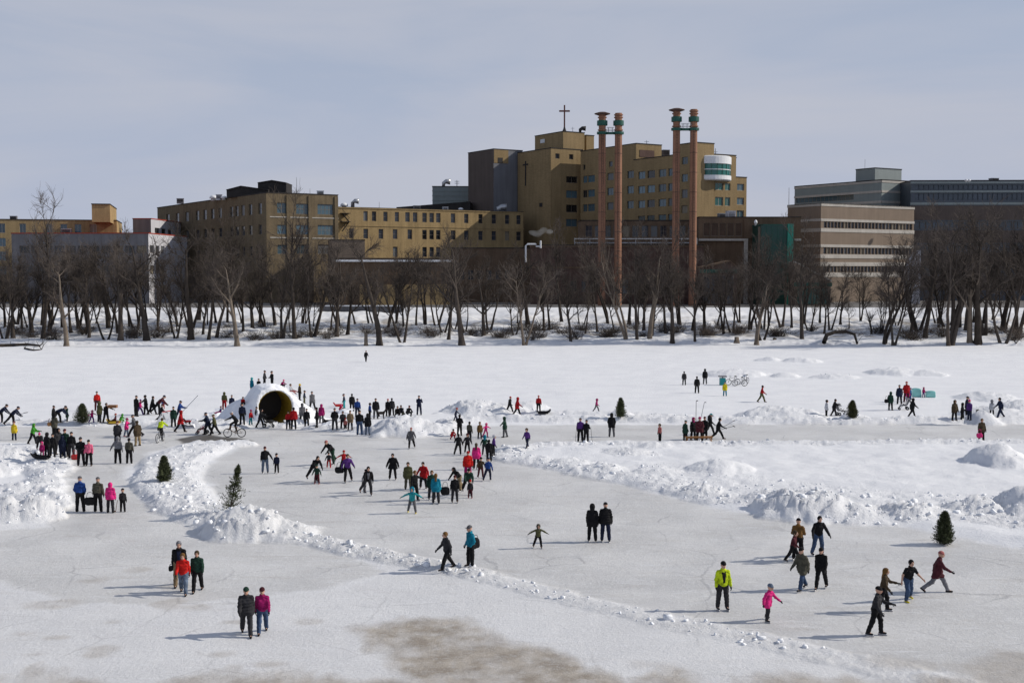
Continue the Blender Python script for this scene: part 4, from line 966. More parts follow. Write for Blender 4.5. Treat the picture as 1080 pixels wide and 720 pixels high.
for i, (x, y) in enumerate(sorted(sh)):
    z = next(t for a, b, t in ZONES if a <= x < b); cs[z] = cs.get(z, 0) + 1
    o = put(bpy.data.objects.new('bare_shrub', SHR[i % 4]), None, ground_at(x, y), R.uniform(0, 6.28), 'low tangled bare shrub before %s, %s from left' % (z, ORD[cs[z] - 1]), 'shrub', 'low shrubs on the far bank')
    s = R.uniform(.8, 1.5); o.scale = (s * 1.3, s * 1.2, s * .8)
# fallen logs
def log(label, pix, r, branches=0, seed=1, lift=None):
    P = [ground_at(x, y) for x, y in pix]; o = P[0]; R_ = np.random.RandomState(seed)
    pts = [p - o + np.array((0, 0, r * .8 + (lift[i] if lift else 0))) for i, p in enumerate(P)]; b = Tubes()
    b.add(pts, np.linspace(r, r * .5, len(pts)), 7)
    for k in range(branches):
        a = R_.randint(0, len(pts)); q, rq, _ = grow(R_, pts[a], (R_.randn() * .8, R_.randn() * .5, .7), R_.uniform(.8, 2.2), .06, .015, 4, .2, 0); b.add(q, rq, 4)
    put(bpy.data.objects.new('fallen_log', b.mesh('fallen_log', BARK)), None, o, 0, label, 'log')
log('long fallen log with branches at the river edge, far left', [(-10, 366), (10, 365.5), (28, 364.5), (42, 366)], .3, 8, 2)
log('arched fallen trunk at the river edge below the banded building', [(869, 363), (872, 360), (880, 359), (892, 359), (901, 360), (904, 364)], .38, 4, 3, [0, .8, 1.1, 1.2, .9, 0])
log('short fallen branch lying beside the long log at far left', [(26, 368), (36, 370), (44, 369)], .14, 6, 5)
log('crooked dead branch leaning on the bank below the blue building', [(1048, 352), (1062, 358), (1072, 364)], .16, 5, 6, [1.5, .9, .2])
def stump(label, x, y, h, r):
    p = ground_at(x, y); mb = MB(); mb.lathe((0, 0, -.3), [(r * 1.4, 0), (r * 1.05, .5), (r, h * .6), (r * .9, h + .25), (r * .3, h + .3)], 9); mb.obj('tree_stump', BARKP, None, p, label=label, cat='stump', smooth=True)
stump('broken tree stump on the snow below the yellow wing', 386, 363, 1.9, .3); stump('small dark stump right of the pale leaning tree', 817, 361, .8, .35); stump('round low stump below the gabled porch', 777, 360, .8, .4)

# ------------------------------------------------------------------ small evergreens stuck in the snow
NEED = mat('evergreen_needles', (0.07, 0.082, 0.04), 0.8, 0.2, var=0.6, vscale=5.0, objrand=.15)
NEED2 = mat('olive_needles', (0.068, 0.068, 0.028), 0.8, 0.2, var=0.4, vscale=6.0)
def evergreen(label, px, py, h, w, spire, seed, m=NEED, lean=(0, 0)):
    R_ = np.random.RandomState(seed); p = ground_at(px, py)
    o = empty('evergreen_tree', p, 0, label, 'evergreen', 'small evergreens set in the snow')
    o.rotation_euler = (lean[1], lean[0], 0)
    T = Tubes(); T.add(np.array([(0, 0, -.25), (0, 0, h * .5), (0, 0, h * .97)]), [.045, .03, .008], 6)
    n = 1100 if not spire else 420
    V, F = [], []
    for i in range(n):
        f = R_.rand() ** (.8 if not spire else .75) * .98
        prof = (1 - f) ** .62 * min(1, .72 + f * 1.6) * 1.22 if not spire else (1 - f) ** .95 * (.8 + .4 * math.sin(f * 30))
        az = R_.rand() * 6.28; rad_ = max(w / 2 * prof * R_.uniform(.5, 1.0) * (.75 + .5 * vnoise(np.array(az * 1.6 + 9.), np.array(f * 7.), seed)), .02) * (1 + .18 * math.sin(az * 3 + seed))
        d = np.array((math.cos(az), math.sin(az), R_.uniform(.15, .9) if not spire else R_.uniform(.3, .8))); d /= np.linalg.norm(d)
        a = np.array((0, 0, max(f * h - rad_ * .3, .02))); e = a + d * rad_ * (1.05); 
        if i % 5 == 0: T.add(np.array([a, (a + e) / 2, e]), [.012, .009, .004], 3)
        for k in range(7):
            t = R_.uniform(.35, 1.05); c = a + (e - a) * t + R_.randn(3) * .02; q = R_.randn(3) * .8 + d + (0, 0, .35); q /= np.linalg.norm(q); s_ = np.cross(q, R_.randn(3)); s_ /= np.linalg.norm(s_)
            l_, wd = R_.uniform(.06, .12), R_.uniform(.011, .022); b = len(V); V += [c - s_ * wd, c + s_ * wd, c + q * l_ + s_ * wd * .3, c + q * l_ - s_ * wd * .3]; F.append((b, b + 1, b + 2, b + 3))
    put(bpy.data.objects.new('trunk', T.mesh('trunk', BARK)), o); put(bpy.data.objects.new('crown', fastmesh('crown', np.array(V), np.array(F), m)), o)
evergreen('rounded little evergreen on the curved snowbank at the left', 173, 508, 1.5, 1.0, False, 1)
evergreen('sparse pointed fir leaning on the snow mound at the left', 242, 541, 2.5, 2.1, True, 2, lean=(.2, 0))
evergreen('rounded evergreen behind the crowd at far left', 87, 446, 1.55, 1.35, False, 3)
evergreen('pointed evergreen in the snow ridge near picture centre', 654.5, 440, 1.6, 1.0, False, 4)
evergreen('olive evergreen beside the couple with a stroller at the right', 899, 441, 1.45, 1.1, False, 5, NEED2)
evergreen('lone rounded evergreen nearest the camera on the right', 996, 574, 1.5, .98, False, 6)
evergreen('tiny evergreen tip poking from the snow pile at the right', 1031, 442, .75, .35, False, 7, NEED2)
evergreen('small brownish evergreen on the snow pile among seated people', 425.5, 445, .7, .5, False, 8, NEED2)
# ------------------------------------------------------------------ people
CLOTH = mat('cloth', (0.1, 0.1, 0.1), 0.85, 0.15, bump=0.02, bscale=11, var=0.35, vscale=6.0, tint=True)
SKIN = mat('skin', (0.50, 0.30, 0.22), 0.6, 0.3)
EYE = mat('eye_dark', (0.02, 0.015, 0.012), 0.3, 0.5)
LIP = mat('lip', (0.33, 0.12, 0.10), 0.6, 0.3)
GLOVE = mat('glove', (0.02, 0.02, 0.022), 0.8, 0.2)
BLADE = mat('blade_steel', (0.55, 0.55, 0.58), 0.3, 0.5, metal=0.9)
# pose: lean, (thigh fwd, out, knee) right/left, (arm fwd, out, elbow, inward) right/left, head nod
POSES = {
 'stand':  (2, (3, 4, 2), (-2, 5, 2), (6, 12, 16, 8), (-2, 14, 14, 8), 4),
 'stand2': (1, (6, 6, 8), (-3, 5, 1), (14, 14, 62, 34), (12, 14, 66, 34), 6),
 'pocket': (2, (1, 4, 1), (3, 6, 5), (-6, 16, 42, 30), (-4, 16, 40, 30), 8),
 'walk':   (6, (24, 2, 8), (-20, 2, 14), (-20, 8, 16, 4), (22, 8, 24, 4), 4),
 'walk2':  (5, (-17, 2, 10), (20, 2, 6), (16, 9, 18, 4), (-14, 9, 12, 4), 2),
 'stride': (8, (32, 2, 10), (-28, 2, 22), (-26, 10, 20, 4), (30, 8, 30, 4), 6),
 'skate':  (22, (28, 5, 38), (-26, 20, 16), (-24, 16, 24, 8), (34, 14, 36, 12), -6),
 'skate2': (14, (-14, 16, 10), (22, 5, 30), (28, 22, 30, 10), (-16, 22, 20, 6), -4),
 'glide':  (12, (10, 6, 16), (4, 9, 20), (10, 28, 22, 6), (14, 26, 22, 6), 0),
 'armsout':(8, (14, 10, 20), (-12, 14, 12), (10, 62, 12, 0), (6, 66, 10, 0), 6),
 'bend':   (62, (18, 5, 16), (-24, 8, 6), (28, 8, 12, 10), (36, 8, 10, 10), 20),
 'bend2':  (42, (6, 5, 10), (-34, 8, 8), (30, 10, 14, 14), (34, 10, 14, 14), 24),
 'push':   (10, (20, 3, 10), (-16, 3, 12), (38, 6, 40, 4), (38, 6, 40, 4), 6),
 'reach':  (4, (8, 5, 6), (-8, 6, 6), (30, 60, 8, 0), (4, 12, 18, 6), 0),
 'hold':   (3, (4, 5, 2), (0, 5, 2), (4, 34, 10, 0), (2, 12, 14, 6), 2),
 'sit':    (12, (78, 8, 72), (72, 10, 84), (30, 10, 40, 20), (28, 10, 44, 20), 6),
 'sled':   (-8, (86, 8, 14), (80, 10, 24), (26, 12, 30, 12), (24, 12, 34, 12), 4),
 'crouch': (34, (96, 10, 126), (82, 12, 124), (46, 8, 30, 16), (40, 10, 34, 16), 4),
 'photo':  (-2, (2, 5, 2), (3, 6, 6), (38, 12, 112, 26), (36, 12, 114, 26), 0),
 'ride':   (34, (58, 4, 46), (16, 4, 30), (56, 8, 8, 4), (56, 8, 8, 4), -10),
 'lookback': (6, (16, 6, 14), (-10, 9, 8), (36, 18, 48, 24), (8, 22, 30, 8), -2)}
def v3(*a): return np.array(a, float)
def skeleton(pose, kid, skates):
    lean, tr, tl, ar, al, nod = POSES[pose]
    J = {}; le = rad(lean); hs = 1.36 if kid else 1.08
    hip0 = v3(0, 0, 0); sp = v3(0, -math.sin(le), math.cos(le)); le2 = rad(lean * .8 + nod)
    J['pelvis'] = hip0; J['waist'] = sp * .18; J['chest'] = sp * .36; J['neck'] = sp * .52
    hd = v3(0, -math.sin(le2 * .7), math.cos(le2 * .7)); J['hd'] = hd; J['hs'] = hs
    J['head'] = J['neck'] + hd * (.155 * (1 + (hs - 1) * .8)) + v3(0, -.022, 0)
    for s, n, t, a in ((1, 'R', tr, ar), (-1, 'L', tl, al)):
        f, o, k = (rad(q) for q in t)
        J['hip' + n] = v3(s * .095, 0, -.02)
        d = v3(s * math.sin(o), -math.sin(f) * math.cos(o), -math.cos(f) * math.cos(o)); J['knee' + n] = J['hip' + n] + d * .43
        g = f - k; d = v3(s * math.sin(o) * .8, -math.sin(g) * math.cos(o), -math.cos(g) * math.cos(o)); d /= np.linalg.norm(d); J['ank' + n] = J['knee' + n] + d * .415; J['sh' + n] = g
        f, o, e, w = (rad(q) for q in a)
        J['shl' + n] = J['chest'] + sp * .075 + v3(s * .168, 0, 0)
        d = v3(s * math.sin(o), -math.sin(f) * math.cos(o), -math.cos(f) * math.cos(o)); J['elb' + n] = J['shl' + n] + d * .29
        g = f + e; d = v3(s * (math.sin(o) * .8 - math.sin(w)), -math.sin(g) * math.cos(o), -math.cos(g) * math.cos(o)); d /= np.linalg.norm(d); J['wri' + n] = J['elb' + n] + d * .25; J['hnd' + n] = d
    low = min(J['ankR'][2], J['ankL'][2]); base = .085 + (.055 if skates else 0)
    if pose in ('sit', 'sled', 'crouch'): low = min(low, -.10 if pose != 'crouch' else 9) if pose == 'sled' else low
    off = v3(0, 0, base - low)
    for k in list(J):
        if isinstance(J[k], np.ndarray) and k not in ('hd', 'hndR', 'hndL'): J[k] = J[k] + off
    for n in 'RL':
        lift = J['ank' + n][2] - base
        pt = np.clip(lift / .12, 0, 1) * (rad(90) * 0 + J['sh' + n] * -1.0)
        J['foot' + n] = v3(0, -math.cos(pt), -math.sin(pt))
    return J
def fold(P, a=.006): return a * np.sin(21 * P[..., 0] + 5 * np.sin(9 * P[..., 2])) * np.sin(19 * P[..., 2] + 4 * np.sin(13 * P[..., 1] + 6 * P[..., 0]))
def bounds(J, keys, m): 
    A = np.array([J[k] for k in keys]); return A.min(0) - m, A.max(0) + m
def head_sdf(P, J):
    h, hs = J['head'], J['hs']
    d = sd_ell(P, h + v3(0, .012, .015), (.076 * hs, .094 * hs, .108 * hs))
    d = smin(d, sd_ell(P, h + v3(0, -.035, -.055) * hs, (.052 * hs, .058 * hs, .062 * hs)), .03)
    d = smin(d, sd_ell(P, h + v3(0, -.098, -.018) * hs, (.013 * hs, .022 * hs, .026 * hs)), .012)
    for s in (1, -1): d = smin(d, sd_ell(P, h + v3(s * .078, .012, -.01) * hs, (.012 * hs, .022 * hs, .032 * hs)), .01)
    for s in (1, -1): d = np.maximum(d, -sd_ell(P, h + v3(s * .032, -.098, .012) * hs, (.018 * hs, .016 * hs, .012 * hs)))
    return smin(d, sd_cap(P, J['neck'], h + v3(0, .02, -.05), .058, .055), .03)
def torso_sdf(P, J, g=0.0):
    d = None
    for s, n in ((1, 'R'), (-1, 'L')):
        up = (J['chest'] - J['pelvis']) / .36
        e = smin(sd_cap(P, J['pelvis'] + v3(s * .06, 0, 0), J['pelvis'] + up * .17 + v3(s * .052, 0, 0), .105 + g, .094 + g), sd_cap(P, J['pelvis'] + up * .17 + v3(s * .052, 0, 0), J['pelvis'] + up * .31 + v3(s * .072, 0, 0), .094 + g, .098 + g), .05)
        e = smin(e, sd_cap(P, J['neck'] - up * .035, J['shl' + n] - v3(s * .012, 0, .004), .052 + g * .5, .048 + g * .8), .05)
        d = e if d is None else smin(d, e, .08)
    return d
def legs_sdf(P, J, g=0.0, to=1.0):
    d = smin(sd_ell(P, J['pelvis'], (.165 + g, .118 + g, .12 + g)), sd_ell(P, J['pelvis'] + v3(0, .03, -.03), (.15 + g, .11 + g, .1 + g)), .04)
    for n in 'RL':
        k, a = J['knee' + n], J['ank' + n]; e = smin(sd_cap(P, J['hip' + n], k, .086 + g, .058 + g), sd_cap(P, k, k + (a - k) * to, .056 + g * 1.2, .040 + g * 1.3), .03); d = smin(d, e, .05)
    return d
def arms_sdf(P, J, g=0.0, to=1.0):
    d = None
    for n in 'RL':
        e, w = J['elb' + n], J['wri' + n]; q = smin(sd_cap(P, J['shl' + n], e, .056 + g, .042 + g), sd_cap(P, e, e + (w - e) * to, .041 + g, .029 + g), .025); d = q if d is None else np.minimum(d, q)
    return d
KEYS = ['pelvis', 'chest', 'head'] + [a + n for a in ('knee', 'ank', 'elb', 'wri') for n in 'RL']
PC = {}
def cached(k, fn):
    if k not in PC: PC[k] = fn()
    return PC[k]
def body_mesh(pose, kid, sk, glove, RES):
    J = skeleton(pose, kid, sk)
    def f(P):
        d = smin(torso_sdf(P, J), legs_sdf(P, J), .05); d = smin(d, arms_sdf(P, J), .04)
        for s, n in ((1, 'R'), (-1, 'L')):
            h = J['hnd' + n]; d = smin(d, sd_cap(P, J['wri' + n], J['wri' + n] + h * .07, .026, .034), .02)
            d = smin(d, sd_cap(P, J['ank' + n], J['ank' + n] + J['foot' + n] * .10 - v3(0, 0, .02), .03, .022), .02)
        return smin(d, head_sdf(P, J), .03)
    lo, hi = bounds(J, KEYS, .22); V, Q = surfnet(f, lo, hi, RES)
    c = V[Q].mean(1); mi = np.zeros(len(Q), int)
    for n in 'RL': mi[np.linalg.norm(c - (J['wri' + n] + J['hnd' + n] * .06), axis=1) < .115] = 1
    mb = MB(); mb.k = 1
    for s, n in ((1, 'R'), (-1, 'L')):              # five fingers on each hand, slightly curled
        h = J['hnd' + n]; w = J['wri' + n]; sd_ = v3(0, 1, 0) - h * h[1]; sd_ = sd_ if np.linalg.norm(sd_) > .2 else v3(0, 0, 1) - h * h[2]; sd_ /= np.linalg.norm(sd_); pn = np.cross(h, sd_) * s
        if pn[0] * s > 0: pn = -pn
        for i, (o, l_) in enumerate(((-.027, .06), (-.009, .075), (.009, .08), (.027, .07))):
            b = w + h * .085 + sd_ * -o; mb.tube([b, b + h * l_ * .55 + pn * .006, b + h * l_ * .9 + pn * .03], [.0115, .011, .008], 5)
        b = w + h * .03 - sd_ * .028; mb.tube([b, b - sd_ * .03 + h * .03, b - sd_ * .034 + h * .07 + pn * .015], [.013, .012, .009], 5)
    hh, hs = J['head'], J['hs']
    mb.k = 2
    for s in (1, -1): mb.lathe(hh + v3(s * .032, -.092, .004) * hs, [(.002, -.012 * hs), (.011 * hs, -.006 * hs), (.011 * hs, .006 * hs), (.002, .012 * hs)], 6)
    mb.k = 3; mb.obox(hh + v3(-.024, -.098, -.062) * hs, (.048 * hs, 0, 0), (0, .02, 0), (0, 0, .012 * hs))
    F = [tuple(q) for q in Q] + [tuple(i + len(V) for i in q) for q in mb.f]
    return fastmesh('person', np.concatenate([V, np.array(mb.v)]), F, [SKIN, GLOVE if glove else SKIN, EYE, LIP], True, list(mi) + mb.m)
def jacket_mesh(pose, kid, sk, style, RES):
    J = skeleton(pose, kid, sk); g = {'short': .024, 'puffy': .038, 'coat': .027, 'long': .03, 'tee': .012, 'cape': .036}[style]
    to = {'tee': .0}.get(style, .93)
    def f(P):
        d = torso_sdf(P, J, g)
        if style == 'tee':
            for n in 'RL': d = smin(d, sd_cap(P, J['shl' + n], J['shl' + n] + (J['elb' + n] - J['shl' + n]) * .62, .066, .062), .03)
        else: d = smin(d, arms_sdf(P, J, g * .8, to), .022)
        d = smin(d, sd_ell(P, J['pelvis'], (.165 + g, .122 + g, .12)), .05)
        if style in ('coat', 'long', 'cape', 'puffy'):
            ex = {'puffy': .3, 'coat': .55, 'long': .95, 'cape': .5}[style]; fl = .05 if style == 'cape' else .0
            for n in 'RL': d = smin(d, sd_cap(P, J['hip' + n], J['hip' + n] + (J['knee' + n] - J['hip' + n]) * ex, .112 + g, .108 + g + fl), .11)
        up = J['chest'] - J['pelvis']; up /= np.linalg.norm(up)
        hem = {'short': .085, 'tee': .06, 'puffy': .15, 'coat': .26, 'long': .42, 'cape': .22}[style]
        ax = up if style in ('short', 'tee') else v3(0, up[1] * .4, 1) / np.linalg.norm(v3(0, up[1] * .4, 1))
        arm = arms_sdf(P, J, g * .8, to) if style != 'tee' else 1.0
        d = np.minimum(np.maximum(d, -((P - J['pelvis']) @ ax.astype(np.float32)) - hem), np.maximum(arm, 0 * d + arm) if style != 'tee' else 9.0)
        col = sd_cap(P, J['neck'] - up * .03, J['neck'] + up * .025 + v3(0, .008, 0), .074 + g * .3, .068 + g * .3)   # collar
        d = smin(d, col, .03)
        return d + fold(P, .011 if style != 'puffy' else .006) + (.008 * np.sin(58 * ((P - J['pelvis']) @ up.astype(np.float32))) if style == 'puffy' else 0)
    lo, hi = bounds(J, ['pelvis', 'chest', 'neck', 'shlR', 'shlL', 'elbR', 'elbL', 'wriR', 'wriL'], .24); lo[2] -= .32
    V, Q = surfnet(f, lo, hi, RES); return fastmesh('jacket', V, Q, CLOTH, True)
def trouser_mesh(pose, kid, sk, wide, RES):
    J = skeleton(pose, kid, sk)
    def f(P): return np.maximum(legs_sdf(P, J, .024 + (.016 if wide else 0), .96), (P - J['pelvis'])[..., 2] - .13) + fold(P, .010)
    lo, hi = bounds(J, ['pelvis', 'kneeR', 'kneeL', 'ankR', 'ankL'], .2); V, Q = surfnet(f, lo, hi, RES); return fastmesh('trousers', V, Q, CLOTH, True)
def boot_mesh(pose, kid, sk, n, RES):
    J = skeleton(pose, kid, sk); a, ft = J['ank' + n], J['foot' + n]; k = a + (J['knee' + n] - a) * (.42 if not sk else .34); dn = v3(0, ft[2], -ft[1]) * -1; dn = v3(0, -ft[2], ft[1])
    if dn[2] > 0: dn = -dn
    def f(P):
        d = sd_cap(P, a + dn * .01, k, .056, .062); d = smin(d, sd_cap(P, a - ft * .045 + dn * .045, a + ft * .15 + dn * .05, .042, .036), .03); return np.maximum(d, (P - a) @ dn.astype(np.float32) - .084)
    A = np.array([a, k, a + ft * .2, a + dn * .1, a - ft * .1]); V, Q = surfnet(f, A.min(0) - .1, A.max(0) + .1, .02)
    F = [tuple(q) for q in Q]; mi = [0] * len(F)
    if sk:
        mb = MB(); o = a - ft * .1 + dn * .083; mb.obox(o - v3(.006, 0, 0), (.012, 0, 0), ft * .3, dn * .055); F += [tuple(i + len(V) for i in q) for q in mb.f]; mi += [1] * len(mb.f); V = np.concatenate([V, np.array(mb.v)])
    return fastmesh('boot', V, F, [CLOTH, BLADE], True, mi)
def hat_mesh(pose, kid, sk, kind, RES):
    J = skeleton(pose, kid, sk); h, hs = J['head'], J['hs']
    def f(P):
        if kind in ('beanie', 'pom', 'cap'):
            d = sd_ell(P, h + v3(0, .014, .028), (.092 * hs, .108 * hs, .118 * hs)); d = np.maximum(d, -((P - h) @ np.array((0, -.25, .97), np.float32)) + .022 * hs)
            if kind == 'pom': d = smin(d, sd_ell(P, h + v3(0, .02, .165) * hs, (.035, .035, .035)), .01)
            if kind == 'cap': d = smin(d, sd_ell(P, h + v3(0, -.12, .045) * hs, (.07 * hs, .075 * hs, .012)), .012)
        elif kind == 'hood':
            d = sd_ell(P, h + v3(0, .022, .01), (.112 * hs, .125 * hs, .142 * hs)); d = smin(d, sd_cap(P, J['neck'] + v3(0, .01, -.03), h + v3(0, .03, -.06), .11, .10), .04); d = np.maximum(d, -sd_ell(P, h + v3(0, -.13, -.015) * hs, (.072 * hs, .11 * hs, .095 * hs)))
        else:
            d = sd_ell(P, h + v3(0, .018, .024), (.09 * hs, .108 * hs, .116 * hs))
            if kind == 'long': d = smin(d, sd_cap(P, h + v3(0, .05, -.02), J['neck'] + v3(0, .085, -.12), .075, .06), .05)
            d = np.maximum(d, -sd_ell(P, h + v3(0, -.115, -.035) * hs, (.078 * hs, .085 * hs, .105 * hs))); d = np.maximum(d, -((P - h) @ np.array((0, .75, .66), np.float32)) - (.05 if kind == 'hair' else .4) * hs)
        return d
    lo, hi = h - .24 * hs, h + .24 * hs
    if kind == 'long': lo[2] -= .18
    V, Q = surfnet(f, lo, hi, .02); return fastmesh('hat', V, Q, CLOTH, True)
def panel_mesh(pose, kid, sk, style, RES):
    J = skeleton(pose, kid, sk); g = .024 if style == 'short' else .03
    def f(P):
        up = (J['chest'] - J['pelvis']) / .36; h = (P - J['pelvis']) @ up.astype(np.float32); w = .03 + .05 * np.clip(h / .45, 0, 1)
        return np.maximum(np.maximum(torso_sdf(P, J, g + .012), np.abs(P[..., 0]) - w), np.maximum(np.maximum(P[..., 1] - (P[..., 2] - J['pelvis'][2]) * (up[1] / max(up[2], .1)), -h - .05), h - .47))
    lo, hi = bounds(J, ['pelvis', 'chest', 'neck'], .22); V, Q = surfnet(f, lo, hi, RES); return fastmesh('shirt_front', V, Q, CLOTH, True)
PAL = {k_: tuple(c_ * .8 for c_ in v_) for k_, v_ in dict(k=(.012, .012, .014), c=(.035, .035, .04), g=(.12, .12, .13), G=(.20, .20, .22), n=(.016, .022, .05), b=(.02, .06, .24), B=(.03, .16, .36), r=(.40, .012, .016), R=(.58, .018, .014), p=(.72, .03, .22), P=(.80, .16, .28),
           m=(.36, .015, .13), u=(.10, .035, .20), l=(.55, .70, .02), y=(.70, .58, .02), Y=(.72, .52, .03), v=(.06, .30, .03), d=(.018, .05, .035), o=(.10, .10, .045), h=(.07, .05, .03), H=(.17, .09, .03), t=(.03, .33, .36), T=(.01, .20, .30),
           w=(.55, .56, .60), e=(.32, .24, .14), a=(.085, .02, .028), s=(.42, .14, .13), j=(.055, .09, .17), J=(.13, .17, .24), O=(.55, .14, .03), x=(.09, .085, .065), D=(.24, .17, .10)).items()}
OPEN = ('bright yellow jacket skating', 'open jacket', 'balding man', 'jeans leading a small', 'jeans at the back')
HATN = dict(beanie='beanie', pom='pom_hat', cap='cap', hood='hood', hair='hair', long='long_hair')
def person(px, py, hm, pose, yaw, style, jc, tc, hat, hc, foot, label, Y=None, group=None, wide=False, glove=True, z=None):
    p = ground_at(px, py) if Y is None else at_Y(px, py, Y)
    if z is not None: p[2] = z
    kid = hm < 1.4; sk = foot == 'sk'; near = py > 530; RES = .019 if near else .026
    k = (pose, kid, sk)
    o = bpy.data.objects.new('person', cached(('b', near, glove) + k, lambda: body_mesh(*k, glove, RES)))
    put(o, None, p, rad(yaw), label, 'person', group); s = hm / (1.76 if not kid else 1.80); o.scale = (s * 1.07, s * 1.1, s)
    def part(name, me, c):
        q = put(bpy.data.objects.new(name, me), o); q['tint'] = PAL[c]; return q
    part('jacket' if style not in ('tee', 'coat', 'long', 'cape') else {'tee': 'shirt'}.get(style, 'coat'), cached(('j', near, style) + k, lambda: jacket_mesh(*k, style, RES)), jc)
    part('trousers', cached(('t', near, wide) + k, lambda: trouser_mesh(*k, wide, RES)), tc)
    bc = {'sk': 'c', 'yb': 'y', 'rb': 'r', 'wb': 'G'}.get(foot, 'k')
    for n in 'RL': part('skate' if sk else 'boot', cached(('f', n) + k, lambda: boot_mesh(*k, n, .02)), bc)
    if any(q in label for q in OPEN): part('shirt_front', cached(('p', near, style) + k, lambda: panel_mesh(*k, style, RES)), 'G' if 'open jacket' in label else 'n' if 'balding' in label else 'k')
    if hat: part(HATN[hat], cached(('h', hat) + k, lambda: hat_mesh(*k, hat, .02)), hc)
    return o
# ------------------------------------------------------------------ the snow slide with its tunnel
MC = at_z(292, 447); MY = MC[1] + 2.6                        # tunnel mouth on the ice, ridge line of the mound behind it
sil = [(222, 448), (228, 441), (236, 431), (245, 424.5), (255, 417.5), (265, 411), (275, 407), (285, 405.5), (291, 404.5), (298, 407), (305, 412), (312, 418), (320, 425), (330, 432), (340, 439), (352, 447)]
SX = np.array([at_Y(x, y, MY)[0] for x, y in sil]); SZ = np.array([at_Y(x, y, MY)[2] for x, y in sil]) 
TR, TZC, PHI = 1.42, 1.28, rad(-28)                          # the pipe opens toward the camera's right
TD, TE = np.array((-math.sin(PHI), -math.cos(PHI))), np.array((math.cos(PHI), -math.sin(PHI)))
TC = MC[:2] - TD * 2.4; TXC = TC[0]; CX = MC[0]
def mound_h(X, Y):
    p = np.interp(X, SX, SZ, left=-.3, right=-.3); w = .9 + .95 * np.clip(p, 0, 4)
    c = MY + np.where(X < CX - 2, (CX - 2 - X) * .12, 0)
    q = np.clip(1 - (np.abs(Y - c) / (w + .3)) ** 2.3, -1, 1)
    return p * q + .22 * (fbm(X / .9, Y / .9, 51, 3) - .5) * 2 + .16 * (fbm(X / .3, Y / .3, 52, 2) - .5) - .05 - .34 * np.exp(-((X - CX + 3.2 + (Y - MY) * .5) / .5) ** 2) * (p > .8)
def mound_sdf(P):
    X, Y, Z = P[..., 0], P[..., 1], P[..., 2]
    d = (Z - mound_h(X, Y)) * .7
    a, e = (X - TC[0]) * TD[0] + (Y - TC[1]) * TD[1], (X - TC[0]) * TE[0] + (Y - TC[1]) * TE[1]
    ring = np.hypot(e, Z - TZC)                              # snow packed round the pipe
    d = smin(d, np.maximum(ring - TR - .26 - .10 * np.sin(3 * np.arctan2(Z - TZC, e) + 1) - .25 * (fbm(X / .5 + Y, Z / .5, 53, 2) - .5), np.abs(a - .9) - 1.15), .7)
    return np.maximum(np.maximum(d, -np.maximum(ring - TR, -a - .75)), -.35 - Z)
V, Q = surfnet(mound_sdf, (SX[0] - 1, MY - 6, -.6), (SX[-1] + 1, MY + 6, 4.2), .11)
root = empty('snow_slide_mound', (TC[0], TC[1], 0), 0, 'big snow mound with a slide and a round tunnel through it', 'snow mound')
put(bpy.data.objects.new('snow_body', fastmesh('snow_body', V - np.array((TC[0], TC[1], 0)), Q, M_snow, True)), root)
OCH = mat('ochre_liner', (0.20, 0.135, 0.012), 0.7, 0.3, var=.25, vscale=1.5)
t = np.linspace(-.38 * math.pi, 1.38 * math.pi, 40); mb = MB()
for i in range(39):
    a, b = t[i], t[i + 1]; P4 = [(r * math.cos(q), r * math.sin(q) + TZC) for q, r in ((a, TR + .02), (b, TR + .02), (b, TR - .05), (a, TR - .05))]
    mb.add([(x, -2.0, z) for x, z in P4] + [(x, .72, z) for x, z in P4], [(3, 2, 1, 0), (4, 5, 6, 7), (2, 3, 7, 6), (0, 1, 5, 4)])
mb.obj('tunnel_liner', OCH, root, rz=-PHI)
mb = MB(); mb.add([(1.36 * math.cos(q), .66, 1.36 * math.sin(q) + TZC) for q in np.linspace(0, 2 * math.pi, 32, False)], [tuple(range(32))]); mb.obj('tunnel_shade_disc', DARK, root, rz=-PHI)  # added dark disc, stands in for the shade deep inside the tunnel
def on_mound(px, py, Y=None):
    Y = Y or MY; x = at_Y(px, py, Y)[0]; return float(max(mound_h(np.array([x]), np.array([Y]))[0], 0))

